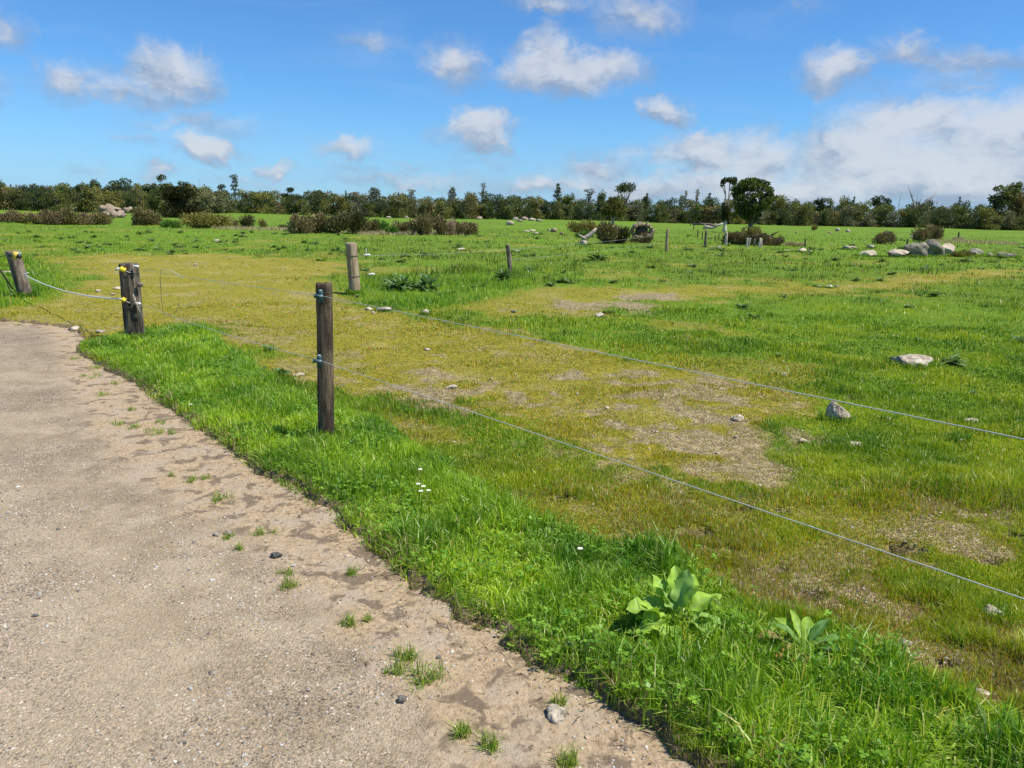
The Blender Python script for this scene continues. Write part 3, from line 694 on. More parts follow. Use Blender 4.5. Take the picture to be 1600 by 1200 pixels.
# rock outcrop at right
for i, (a, b_, w_, h_, mt, lb) in enumerate([
        (1359, 401, 30, 13, 'rock', 'low pinkish boulder at the left end of the right hand outcrop'),
        (1361, 389, 12, 7, 'rock_grey', 'small dark rock above the leftmost outcrop boulder'),
        (1406, 401, 40, 13, 'rock', 'wide low pale boulder in the right hand outcrop'),
        (1432, 401, 34, 25, 'rock_grey', 'big angular grey boulder left of the outcrop cleft'),
        (1461, 399, 34, 25, 'rock_grey', 'mossy dark faced boulder in the middle of the outcrop'),
        (1481, 396, 22, 17, 'rock', 'rounded pale boulder right of the outcrop cleft'),
        (1526, 398, 22, 12, 'rock_grey', 'separate rounded grey boulder right of the outcrop'),
        (1548, 401, 9, 6, 'rock_grey', 'small round rock near the right edge'),
        (1573, 402, 26, 9, 'rock_grey', 'low jagged rock at the right edge'),
        (1327, 391, 22, 7, 'rock', 'flat pale rock left of the outcrop'),
        (1254, 395, 14, 8, 'rock', 'white topped rock beside a thin dark post'),
        (1231, 394, 14, 4, 'rock', 'thin flat rock left of the white topped rock'),
        (1266, 395, 8, 5, 'rock', 'small pink rock right of the white topped rock'),
        (1297, 450, 12, 6, 'rock', 'pale flat stone in the yellow grass band at right'),
        (1307, 449, 8, 4, 'rock', 'small stone right of the pale flat stone in the yellow band'),
        (1280, 449, 12, 4, 'rock', 'thin stone left of the pale flat stone in the yellow band'),
        (1124, 388, 8, 6, 'rock', 'small pale rock between two grey fence posts')]):
    rock(a, b_, w_, h_, lb, mt, 'boulders of the right hand outcrop' if i < 9 else None, 60 + i, 'boulder', sink=.25, depth=.9, rot=i * .7 * 0)
# pile of pink boulders far left (they lie far behind the brush)
for i, (a, b_, w_, h_) in enumerate([(163, 345, 14, 12), (172, 335, 16, 14), (184, 346, 14, 10), (160, 331, 12, 12), (177, 343, 12, 10), (186, 336, 12, 10), (170, 328, 14, 11), (181, 329, 14, 9), (197, 330, 14, 9), (204, 327, 9, 7), (192, 342, 10, 8)]):
    top = 345 - b_
    rock(a, 345, w_, h_, 'pinkish boulder in the rounded rock pile behind the left brush', 'rock_red', 'boulders piled behind the left brush', 90 + i, 'boulder', dist=104 + top * .12, sink=.05, lift=max(0, top - 6) / FPX * 85, depth=1.0)
far_r = [(410 - 0, 326, 9, 7), (425, 328, 10, 5), (400, 330, 6, 4), (471, 331, 10, 9), (484, 330, 10, 6), (535, 331, 16, 6), (345, 327, 9, 5), (358, 328, 8, 4), (520, 330, 12, 6), (445, 330, 8, 5),
         (635, 339, 10, 6), (606, 338, 8, 4), (740, 352, 13, 8), (748, 343, 12, 7), (760, 338, 18, 9), (797, 351, 12, 9), (805, 345, 10, 7), (820, 343, 13, 6), (812, 348, 10, 5), (832, 346, 14, 6), (842, 347, 12, 5),
         (866, 362, 11, 8), (859, 358, 10, 4), (832, 360, 14, 4), (822, 361, 12, 4), (894, 343, 7, 7), (925, 342, 10, 8), (933, 341, 8, 8), (996, 353, 8, 9), (1000, 349, 6, 6), (1020, 342, 5, 3), (1036, 342, 5, 3),
         (1130, 349, 8, 5), (1146, 347, 9, 5), (1272, 357, 9, 6), (1309, 360, 8, 6), (1325, 361, 7, 6), (1298, 362, 8, 3), (1245, 361, 4, 3), (1426, 370, 8, 4), (1466, 369, 6, 4), (877, 364, 8, 5), (838, 366, 10, 5)]
for i, (a, b_, w_, h_) in enumerate(far_r):
    sec = 'beyond the left bush row' if a < 600 else ('among the middle rocky rise' if a < 900 else 'on the far right paddock')
    rock(a, b_ + 1.5, w_, h_, 'small pale rock lying far off ' + sec, ('rock', 'rock_red', 'rock_grey', 'rock')[i % 4], 'far rocks ' + sec, 120 + i, 'rock', sink=.3, sub=2, cat='rock')
# stony low mounds in the middle distance
for i in range(26):
    a = 600 + 560 * random.random(); b_ = 430 + 300 * random.random() ** 1.2
    if not (sd(MOSS, *[np.array([q]) for q in flat(a, b_)[:2]])[0] > 0): continue
    rock(a, b_, 5 + 6 * random.random(), 3 + 3 * random.random(), 'small pale stone half sunk in the yellow mossy patch', 'rock', 'small stones in the mossy patch', 200 + i, sink=.5, sub=2)

# ------------------------------------------------------------------ posts and wires
def post_mesh(Rd, Ht, seed, square=0.0, taper=.06, cleft=False, lean=(0, 0), n=40, m=44, bottom=.25):
    rg = np.random.RandomState(seed); V = []
    zs = np.linspace(-bottom, Ht, m); q = np.arange(n) / n * 2 * math.pi
    zz, qq = np.meshgrid(zs, q, indexing='ij')
    rad = Rd * (1 - taper * (zz / Ht)) * (1 + .05 * (vn(qq * 1.3 + seed, zz * 3, 3) - .5))
    if square: rad = rad * (1 + square * (1 / np.maximum(np.abs(np.cos(qq)), np.abs(np.sin(qq))) - 1.1))
    wv_ = np.sin(qq * 7 + seed) * .5 + vn(qq * 6, zz * 1.2, seed) - .5
    rad = rad * (1 + .028 * wv_)
    for k in range(5):   # drying cracks
        qc = rg.rand() * 6.28 + .25 * (vn(zz * 1.5, zz * 0, seed + k) - .5); dq = np.abs((qq - qc + math.pi) % (2 * math.pi) - math.pi)
        z0 = rg.rand() * Ht * .6; ln = Ht * (.25 + .5 * rg.rand())
        rad = rad * (1 - (.10 if k else .16) * np.exp(-(dq / .09) ** 2) * (zz > z0) * (zz < z0 + ln))
    if cleft:
        qc = -1.25 + .3 * (zz / Ht - .5) * -1.5; dq = np.abs((qq - qc + math.pi) % (2 * math.pi) - math.pi)
        rad = rad * (1 - .15 * np.exp(-(dq / .17) ** 2) * sstep(zz / Ht, -.05, .1) * (.55 + .45 * np.sin(zz * 5.5 + 1.0)))
    X = rad * np.cos(qq) + lean[0] * zz; Y = rad * np.sin(qq) + lean[1] * zz
    zt = zz + (zz > Ht - 1e-6) * 0.0
    V = np.stack([X, Y, zt], -1).reshape(-1, 3)
    i = np.arange(m - 1)[:, None]; j = np.arange(n)[None]; F = np.stack([i * n + j, i * n + (j + 1) % n, (i + 1) * n + (j + 1) % n, (i + 1) * n + j], -1).reshape(-1, 4).tolist()
    # rough weathered top: inner rings
    top = (m - 1) * n; V = V.tolist()
    for kx, (f_, dz) in enumerate(((.93, .006), (.6, .010), (.25, .004))):
        for jj in range(n):
            x0, y0, z0 = V[top + jj]; cx, cy = lean[0] * Ht, lean[1] * Ht
            V.append([cx + (x0 - cx) * f_, cy + (y0 - cy) * f_, Ht + dz + .012 * (float(vn(np.array([x0 * 60 * f_]), np.array([y0 * 60]), seed)[0]) - .5)])
    base = [top, m * n, m * n + n, m * n + 2 * n]
    for a, c_ in zip(base[:-1], base[1:]):
        for jj in range(n): F.append([a + jj, a + (jj + 1) % n, c_ + (jj + 1) % n, c_ + jj])
    F.append([base[3] + jj for jj in range(n)])
    return V, F
def post(name, px, py_base, py_top, wpx, label, mat, seed, group=None, lean=(0, 0), square=0.0, cleft=False, dist=None, rz=0.0, n=40, m=44):
    p = G(px, py_base) if dist is None else at_dist(px, py_base, dist)
    if dist is not None: p.z = gz(p.x, p.y)
    d = math.hypot(p.x, p.y); topz = at_dist(px, py_top, d).z; Ht = topz - p.z
    Rd = wpx / FPX * math.hypot(d, H - topz) / 2
    root = thing(name, label, 'post', p, rz, group)
    V, F = post_mesh(Rd, Ht, seed, square, .05, cleft, lean, n, m)
    me = bpy.data.meshes.new('timber'); me.from_pydata(V, [], F); me.polygons.foreach_set('use_smooth', np.full(len(F), True)); me.materials.append(M[mat])
    link('timber', me, root)
    return root, p, Rd, Ht, d
fg = 'posts of the electric fence along the track'
P1, p1, r1, h1, d1 = post('fence_post', 510, 686, 444, 25.5, 'dark weathered round fence post with two teal insulators in the verge', 'wood_dark', 3, fg, lean=(.018, 0))
P2, p2, r2, h2, d2 = post('gate_post', 211, 529, 412, 25, 'rugged split gate post with yellow handles hooked at its left', 'wood_split', 8, fg, square=.35, cleft=True)
P3, p3, r3, h3, d3 = post('strainer_post', 555, 460, 380, 17.5, 'pale round strainer post with two wire bands behind the fence', 'wood_pale', 5, None, lean=(-.06, 0))
P4, p4, r4, h4, d4 = post('gate_post', 41, 463, 393, 16.5, 'leaning brown gate post at the left edge with a yellow insulator', 'wood_grey', 12, fg, lean=(-.19, 0), square=.3)
P5, p5, r5, h5, d5 = post('fence_post', 798, 429, 383, 7.5, 'thin leaning grey fence post in the paddock right of the pale strainer post', 'wood_grey', 15, None, lean=(-.12, 0), square=.3)
bgp = [(1041, 393, 358, 4.5, 'wood_pale', 'pale square post alone in the paddock, tallest of the back fence'),
       (1101.5, 386, 360, 4, 'wood_grey', 'grey post with a log resting behind its top in the back fence'),
       (1134, 384, 363, 4, 'wood_bleach', 'whitish post in front of the reddish shrub'),
       (1166.5, 387, 372, 3, 'wood_bleach', 'first thin bleached stake under the big tree'), (1169.5, 386, 372, 2.4, 'wood_bleach', 'stake leaning against the first bleached stake'),
       (1178, 386, 373, 2.2, 'wood_grey', 'lone grey stake between the two stake pairs'), (1186, 387, 372, 3.2, 'wood_bleach', 'left stake of the right hand bleached pair'),
       (1189.5, 387, 373, 3, 'wood_bleach', 'right stake of the right hand bleached pair'),
       (1257.5, 386, 373, 2.2, 'wood_dark', 'thin dark post beside the white topped rock'), (1416.5, 386, 373, 2.6, 'wood_dark', 'thin dark post left of the outcrop'),
       (1497, 375, 363, 2.2, 'wood_dark', 'thin dark post on the ditch edge at right'),
       (1090, 370, 359, 1.8, 'wood_dark', None), (1097, 374, 362, 1.6, 'wood_dark', None), (1084, 357, 346, 1.6, 'wood_dark', None), (1079, 352, 342, 1.5, 'wood_dark', None), (1074, 345, 335, 1.5, 'wood_dark', None),
       (1117, 377, 368, 2, 'wood_dark', None), (1123, 375, 366, 1.8, 'wood_dark', None),
       (1333, 381, 375, 1.0, 'wood_bleach', None), (1350, 383, 377, 1.0, 'wood_bleach', None), (1299, 386, 379, 1.0, 'wood_bleach', None), (45, 325, 318, 1.4, 'wood_dark', None), (70, 349.5, 345, 1.6, 'wood_bleach', None)]
for i, (a, b_, t_, w_, mt, lb) in enumerate(bgp):
    if i in (4,): ln = (.12, 0)
    elif i == 7: ln = (-.1, 0)
    else: ln = (random.uniform(-.03, .03), 0)
    loose = lb is None
    if loose:
        lb = 'thin dark post of the distant fence line running toward the trees' if mt == 'wood_dark' and a > 500 else ('tiny pale marker post on the far right slope' if a > 500 else ('tiny dark post on the far left slope' if mt == 'wood_dark' else 'small pale stub in front of the left brush'))
    post('fence_post', a, b_, t_, w_, lb, mt, 30 + i, 'distant fence posts', lean=ln, square=.3, n=12, m=10)

def wire(name, pts, rad, mat, label, cat='wire', n=6, group=None, parent=None):
    mb = MB(); mb.tube(pts, rad, n); o = mb.build(name, M[mat], parent)
    if parent is None: tag(o, label, cat, group)
    return o
def sag(a, c, s, n=14):
    return [a.lerp(c, i / n) + Vector((0, 0, -s * 4 * (i / n) * (1 - i / n))) for i in range(n + 1)]
def braid(a, c, s, n=90, amp=.0005):
    P = sag(a, c, s, n); return [q + Vector((0, amp * math.cos(i * 1.9), amp * math.sin(i * 1.9))) for i, q in enumerate(P)]
# wire holding points on the near post
wd_ = d1 - r1 - .012
A1 = at_dist(501, 462, wd_); A2 = at_dist(499, 563, wd_)
zt, zl = A1.z, A2.z
E1 = flat(1600, 686, zt - .02); E2 = flat(1600, 936, zl - .0)
E1e = A1 + (E1 - A1) * 1.45; E2e = A2 + (E2 - A2) * (1.45 * (E1 - A1).length / max((E2 - A2).length, .01))
W2 = d2 - r2
B1 = at_dist(224, 421, W2); B2 = at_dist(222, 476, W2)
wire('fence_wire', braid(A1, E1e, .0), .0019, 'wire', 'upper electric wire running from the near post to the right edge', group='electric fence wires')
wire('fence_wire', braid(A2, E2e, .0), .0019, 'wire', 'lower electric wire running from the near post to the right edge', group='electric fence wires')
wire('fence_wire', braid(B1, A1, .01), .0022, 'wire', 'upper electric wire between the split gate post and near post', group='electric fence wires')
wire('fence_wire', braid(B2, A2, .03), .0022, 'wire', 'lower electric wire between the split gate post and near post', group='electric fence wires')
# insulators on the near post (parts)
def insulator(root, p0, d, side=-1):
    c = p0 - root.location; q = Vector((-p0.y, p0.x, 0)).normalized(); f = Vector((p0.x, p0.y, 0)).normalized()   # q points left
    mb = MB(); mb.box(c + Vector((0, 0, -.012)) + f * .008, (.034, .016, .078), None); mb.tube([c + q * .002 - f * .018, c + q * .035 - f * .02], .012, 10); mb.tube([c + q * .035 - f * .02, c + q * .045 - f * .02], .015, 10)
    mb.tube([c + Vector((0, 0, .012)) - f * .028, c + Vector((0, 0, -.030)) - f * .026], [.009, .006], 8)
    a = mb.build('insulator', M['teal'], root)
    mb = MB(); mb.tube([c + Vector((0, 0, .018)) - f * .004, c + Vector((0, 0, .034)) - f * .008], [.012, .010], 10); mb.tube([c - f * .030 - q * .012, c - f * .030 + q * .012], .007, 8)
    mb.tube([c + Vector((0, 0, .034)) - f * .008, c + Vector((0, 0, .040)) - f * .009], [.014, .009], 10)
    mb.build('bolt', M['teal_pale'], a)
insulator(P1, A1, d1); insulator(P1, A2, d1)
def band(root, p, z, rad, mat='wire_dark', th_=.004, offx=0.0, tilt=0.0, name='wire_band'):
    mb = MB(); mb.tube([Vector((math.cos(a) * rad + offx, math.sin(a) * rad, z + tilt * math.cos(a))) for a in np.linspace(0, 6.2832, 33)], th_, 6, cap=False); return mb.build(name, M[mat], root)
# fence bands and end insulators on the strainer post
for zz_, k_ in ((h3 * .76, 0), (h3 * .36, 1)):
    bd = band(P3, p3, zz_, r3 * 1.0, 'wire_dark', .008, -.06 * zz_)
S1 = at_dist(568, 399, d3); S2 = at_dist(575, 429, d3)
T5 = at_dist(793, 390, d5); T5b = at_dist(796, 406, d5)
for k_, q_ in enumerate((S1, S2)):
    mb = MB(); mb.tube([q_, q_ + Vector((.03, 0, 0)), q_ + Vector((.05, 0, .01)), q_ + Vector((.11, 0, .01)), q_ + Vector((.13, 0, 0))], [.010, .026, .016, .028, .010], 10)
    if k_ == 0: mb.tube([q_ + Vector((.06, 0, .02)), q_ + Vector((.05, 0, .13))], .006, 6)
    tag(mb.build('strain_insulator', M['white']), ('upper' if k_ == 0 else 'lower') + ' white strain insulator hanging beside the pale strainer post', 'insulator')
wire('fence_wire', sag(at_dist(561, 397, d3 - .05), S1, 0, 3), .004, 'wire_dark', 'short tie wire from the strainer post to the upper white insulator')
wire('fence_wire', sag(at_dist(563, 428, d3 - .05), S2, 0, 3), .004, 'wire_dark', 'short tie wire from the strainer post to the lower white insulator')
wire('fence_wire', sag(S1 + Vector((.13, 0, 0)), T5, .03), .0022, 'wire', 'thin upper wire from the strainer post to the thin leaning post', group='back fence wires')
T6 = at_dist(1041, 366, math.hypot(*G(1041, 393)[:2])); T6b = at_dist(1041, 378, math.hypot(*G(1041, 393)[:2]))
wire('fence_wire', sag(T5, T6, .05), .0022, 'wire', 'thin upper wire from the thin leaning post to the pale square post', group='back fence wires')
wire('fence_wire', sag(T5b, T6b, .05), .0022, 'wire', 'thin lower wire from the thin leaning post to the pale square post', group='back fence wires')
# split gate post: ceramic knobs, tie wires, yellow handles and cords
for zz_ in (h2 * .9, h2 * .44):
    band(P2, p2, zz_, r2 * 1.02, 'wire_dark', .003, 0, -.015)
k1 = at_dist(212, 416, W2 - .03); k2 = at_dist(215, 474, W2 - .03)
for q_ in (k1, k2):
    mb = MB(); c_ = q_ - P2.location; mb.tube([c_ + Vector((-.035, 0, 0)), c_ + Vector((-.02, 0, 0)), c_ + Vector((0, 0, 0)), c_ + Vector((.02, 0, -.002)), c_ + Vector((.04, 0, -.006))], [.006, .015, .012, .018, .008], 10)
    mb.build('insulator', M['white'], P2)
mb = MB(); c0 = at_dist(208, 460, W2 - .03) - P2.location; c1 = at_dist(222, 497, W2 - .03) - P2.location; mb.tube([c0, c0.lerp(c1, .5) + Vector((.01, -.02, 0)), c1], .006, 6); mb.build('hook_rod', M['wood_bleach'], P2)
mb = MB(); kn = at_dist(218, 445, W2 - .02) - P2.location
mb.tube([kn + Vector((0, .03, .0)), kn + Vector((0, -.008, 0)), kn + Vector((0, -.022, 0))], [.032, .032, .014], 10); mb.build('knot', M['wood_grey'], P2)
def handle(root, pa, pb, mat='yellow'):
    pa = pa - root.location; pb = pb - root.location; v = pb - pa
    mb = MB(); P = [pa + v * t for t in (0, .12, .2, .5, .85, 1.0)]; mb.tube(P, [.012, .038, .023, .026, .032, .014], 12)
    g_ = mb.build('handle', M[mat], root)
    mb = MB(); u = v.normalized(); mb.tube([pa - u * .001, pa - u * .05, pa - u * .08 + Vector((0, 0, .02)), pa - u * .06 + Vector((0, 0, .035))], .005, 6); mb.build('hook', M['wire'], root)
ha = at_dist(196, 423, W2); hb = at_dist(196, 470, W2); gl0 = at_dist(187, 419, W2); cs = at_dist(190, 467, W2); ce = at_dist(39, 430, d4 - .2)
g1 = thing('gate_spring', 'short grey spring end with a yellow handle at the top of the split gate post', 'spring gate', ha)
handle(g1, ha, gl0); mb = MB(); mb.tube([gl0 - ha, at_dist(180, 422, W2) - ha], .014, 8); mb.build('spring', M['wire'], g1)
g2 = thing('bungee_gate', 'sagging white bungee cord with yellow handle across the gateway between the gate posts', 'bungee gate', hb)
handle(g2, hb, cs); mb = MB(); mb.tube([q - hb for q in sag(ce, cs, .09, 40)], .0085, 8); mb.build('cord', M['cord'], g2)
mb = MB(); q0 = ce - P4.location; mb.tube([q0, q0 + Vector((-.03, 0, .01)), q0 + Vector((.04, 0, .035)), q0 + Vector((.07, .0, .045))], .008, 6); mb.build('cord_hook', M['white'], P4)
# leaning post: yellow insulator, black clamps, black cable
q_ = at_dist(24, 399, d4 - .2) - P4.location
mb = MB(); mb.box(q_, (.085, .05, .12), Matrix.Rotation(.12, 3, 'Y'), bev=.3); yi = mb.build('insulator', M['yellow2'], P4)
mb = MB(); mb.tube([q_ + Vector((-.10, 0, 0)), q_ + Vector((-.05, 0, 0))], [.03, .035], 8); mb.tube([q_ + Vector((.05, -.02, -.01)), q_ + Vector((.10, -.02, -.03))], [.04, .03], 8); mb.build('clamp', M['black'], P4)
mb = MB(); mb.tube([q_ + Vector((.10, -.02, .06)), q_ + Vector((.08, -.03, -.01))], .018, 8); mb.build('bolt', M['teal_pale'], P4)
wire('electric_cable', [at_dist(-60, 412, d4 - .2), at_dist(-10, 404, d4 - .2), at_dist(8, 399, d4 - .2), at_dist(14, 398, d4 - .2), q_ + P4.location + Vector((-.1, 0, 0))], .007, 'black', 'black cable coming in from the left to the yellow insulator', 'cable')
wire('stay_rod', [at_dist(-25, 395, d4 - .5), at_dist(0, 422, d4 - .5), at_dist(20, 452, d4 - .5)], .014, 'black', 'black slanting rod at the left edge in front of leaning post', 'rod')
wire('electric_cable', [at_dist(11, 434, d4 - .4), at_dist(12, 447, d4 - .4), at_dist(18, 456, d4 - .4), G(26, 465) + Vector((0, 0, 0))], .007, 'black', 'thin black cable drooping into grass beside the slanting rod', 'cable')
# loose curls of wire hanging right of the split gate post
fz = lambda a, c_, t_: at_dist(a, c_, W2 - .9 * t_)
wire('loose_wire', [fz(251, 421, .2), fz(250, 432, .2), fz(251, 446, .2), fz(252, 462, .2), fz(253, 475, .2), fz(254, 487, .2), fz(258, 491, .25), fz(266, 491, .3)], .003, 'wire_dark', 'loose wire loop hanging from the upper wire beside the gate post', 'wire')
wire('loose_wire', [fz(280, 471, .3), fz(279, 478, .3), fz(276, 485, .3), fz(270, 490, .3)], .003, 'wire_dark', 'short curled wire end above the lower wire', 'wire')
wire('loose_wire', [fz(252, 421, .25), fz(268, 423, .3), fz(278, 428, .3), fz(287, 435, .3)], .0035, 'wire', 'thick wire tail drooping from the upper wire beside the gate post', 'wire')

# ------------------------------------------------------------------ plants with leaves
def leaf(mb, base, az_, length, width, rise, droop, col, tipcol=None, fold=.25, wave=.0, stalk=.15, n=9, m=4):
    """one leaf blade: rises at angle rise then droops"""
    P = []; p = Vector(base); ang = rise; ds = length / n; f = Vector((math.cos(az_), math.sin(az_), 0)); s = Vector((-math.sin(az_), math.cos(az_), 0))
    off = len(mb.V); ph = random.random() * 6
    for i in range(n + 1):
        t = i / n; t2 = max(0, (t - stalk) / (1 - stalk))
        w_ = width * (math.sin(math.pi * min(1, t2 ** .8)) ** .75 if t2 > 0 else 0) + .02 * width + (.004 if t2 <= 0 else 0)
        nrm = f * -math.sin(ang) + Vector((0, 0, math.cos(ang)))
        for j in range(m + 1):
            u = j / m * 2 - 1
            q = p + s * (u * w_ / 2 * (1 + (.10 * math.sin(t * 31 + ph) + .08 * random.uniform(-1, 1) if abs(u) > .9 and n > 8 else 0))) + nrm * (abs(u) * w_ * fold + wave * w_ * (math.sin(t * 11 + ph + (2 if u > 0 else 0)) + .4 * math.sin(t * 27 + ph)) * abs(u))
            mb.V.append(tuple(q)); vein = .35 if (m % 2 == 0 and j == m // 2) else 0
            cc_ = col if tipcol is None else tuple(col[k] * (1 - t ** 1.5) + tipcol[k] * t ** 1.5 for k in range(3))
            cc_ = tuple(cc_[k] * (1 - vein) + (.30, .42, .20)[k] * vein for k in range(3))
            mb.Cc.append(cc_)
        p = p + (f * math.cos(ang) + Vector((0, 0, math.sin(ang)))) * ds; ang -= droop / n
    for i in range(n):
        for j in range(m):
            a = off + i * (m + 1) + j; mb.F.append((a, a + 1, a + m + 2, a + m + 1))
# pale big-leafed rosette in the verge
p = G(1058, 985); rt = thing('woolly_plant', 'bright pale green broad leaved plant growing up from the verge grass', 'plant', p)
LG = (.34, .52, .07); LG2 = (.27, .44, .10)
spec = [(2.95, .21, .085, .85, 1.1, LG), (2.3, .20, .085, 1.15, .6, LG), (1.6, .21, .085, 1.3, .4, LG), (.95, .20, .09, 1.15, .6, LG), (.35, .21, .10, .80, .7, LG), (-.1, .17, .085, .65, 1.1, LG2), (-.7, .16, .07, .55, 1.2, LG2),
        (3.6, .20, .09, .55, 1.1, LG), (4.3, .19, .085, .45, 1.3, LG), (5.0, .17, .07, .30, 1.2, (.45, .42, .04)), (-1.45, .10, .05, 1.1, .5, (.32, .46, .09)), (2.6, .16, .07, 1.2, .4, LG2), (3.3, .22, .1, .65, .6, LG), (5.7, .18, .07, .4, .9, LG2), (1.0, .2, .09, 1.35, .2, LG2)]
random.seed(9)
for a, l_, w_, ri, dr, c_ in spec:
    mb = MB(); leaf(mb, (0, 0, .035), a, l_ * 1.05, w_ * .98, ri, dr * 1.2, c_, None, .16, .22, .32, 14, 6); mb.build('leaf', M['leaf'], rt)
# dock plant beside it
p = G(1258, 1022); rt = thing('dock_plant', 'dock plant with browning and orange lower leaves right of the pale plant', 'plant', p)
for a, l_, w_, ri, dr, c_, t_ in [(2.1, .20, .045, .85, .8, (.30, .46, .05), None), (1.7, .20, .04, 1.0, .6, (.30, .45, .06), None), (1.2, .21, .045, .8, .8, (.26, .42, .04), None), (.2, .2, .04, .7, .9, (.13, .27, .05), None), (.6, .2, .04, 1.0, .6, (.10, .24, .04), None),
                               (2.9, .22, .06, .55, .7, (.24, .26, .08), (.38, .20, .10)), (3.6, .19, .055, .4, .8, (.26, .26, .09), (.62, .20, .06)), (4.2, .17, .06, .3, .8, (.25, .24, .08), (.50, .22, .06)), (5.0, .15, .05, .4, .9, (.14, .28, .04), None), (5.8, .18, .05, .6, .7, (.08, .20, .03), None), (2.5, .17, .04, .9, .6, (.15, .3, .05), None), (0.9, .16, .03, .9, .6, (.20, .36, .05), None)]:
    mb = MB(); leaf(mb, (0, 0, .015), a, l_ * .85, w_ * 1.0, ri * .85, dr, c_, t_, .2, .12, .2, 10, 4); mb.build('leaf', M['leaf'], rt)
def rosette(px, py, rad_px, label, n_, c1, c2, group=None, name='weed_rosette', rise=(.3, 1.2), aspect=.28, cat='weed', seed=0, pt=None):
    random.seed(seed); p = G(px, py); sl = p.length; Rr = rad_px / FPX * math.hypot(sl, H)
    mb = MB()
    for i in range(n_):
        a = i * 2.4 + random.uniform(-.4, .4); k = random.random(); c_ = tuple(c1[j] * (1 - k) + c2[j] * k for j in range(3))
        leaf(mb, (random.uniform(-.1, .1) * Rr, random.uniform(-.1, .1) * Rr, 0), a, Rr * random.uniform(.75, 1.2), Rr * aspect * random.uniform(.8, 1.3), random.uniform(*rise), random.uniform(.4, 1.2), c_, None, .2, .15, .1, 6, 2)
    o = mb.build(name, M['leaf'], None, True, p); return tag(o, label, cat, group)
MG1, MG2 = (.07, .17, .05), (.22, .32, .13)
rosette(625, 454, 33, 'large grey green mullein like rosette right of the pale strainer post', 60, MG1, MG2, rise=(.2, 1.4), aspect=.2, name='rosette_plant', cat='plant', seed=1)
rosette(668, 455, 28, 'darker rosette plant just right of the large grey green one', 46, (.05, .13, .04), (.16, .26, .10), rise=(.2, 1.4), aspect=.24, name='rosette_plant', cat='plant', seed=2)
rosette(787, 439, 20, 'dark leafy plant at the foot of the thin leaning post', 50, (.03, .08, .03), (.08, .16, .05), rise=(.2, 1.4), aspect=.24, name='rosette_plant', cat='plant', seed=3)
rosette(440, 588, 16, 'dark round leaved weed beside the flat stone left of the middle post', 18, (.05, .11, .03), (.13, .22, .06), aspect=.45, seed=4)
rosette(412, 582, 11, 'small dark weed left of the round leaved weed', 10, (.05, .11, .03), (.11, .2, .05), aspect=.4, seed=5)
WD1, WD2 = (.06, .12, .03), (.17, .25, .08)
named = [(1222, 560, 14, 'greyish weed rosette in open green grass right of centre'), (1178, 498, 13, 'weed rosette with grey leaves in green grass at centre right'), (1160, 482, 14, 'brownish weed rosette above the grey leaved one'),
         (1487, 570, 20, 'weed patch right of the large sunken boulder'), (1520, 616, 8, 'small weed between the boulder and the upper wire'), (952, 490, 12, 'dark weed beside the rounded pinkish stone'), (1592, 660, 12, 'dark green clump at the right edge by the upper wire'),
         (1425, 562, 12, 'small leafy weed growing on the front of the sunken boulder'), (935, 407, 20, 'dark thistle clump in mid paddock right of the leaning post'), (880, 442, 16, 'dark sprawling weed at the yellow band edge'), (860, 447, 12, 'flat dark weed left of the sprawling one'), (958, 443, 10, 'small dark weed right of the sprawling one'),
         (1590, 535, 14, 'dark weed at the right edge in open green grass')]
for i, (a, b_, r_, lb) in enumerate(named):
    rosette(a, b_, r_, lb, 16, WD1, WD2, None, seed=20 + i, aspect=.46, rise=(.1, .95))
random.seed(77)
for i in range(270):
    a = random.uniform(-60, 1680); b_ = 366 + 115 * random.random() ** 1.6
    if a < 560: b_ = 362 + 38 * random.random()
    q = flat(a, b_); zq = zones(np.array([q.x]), np.array([q.y]))
    if zq['moss'][0] > .4 or q.length > 75: continue
    sec = 'left' if a < 540 else ('middle' if a < 1080 else 'right')
    rosette(a, b_, random.uniform(5, 11) * (1 if b_ > 385 else .7), 'small dark thistle like weed among the %s part of the green paddock' % sec, 12, WD1, WD2, 'weeds scattered over the %s paddock' % sec, seed=100 + i, aspect=.5, rise=(.1, .95))
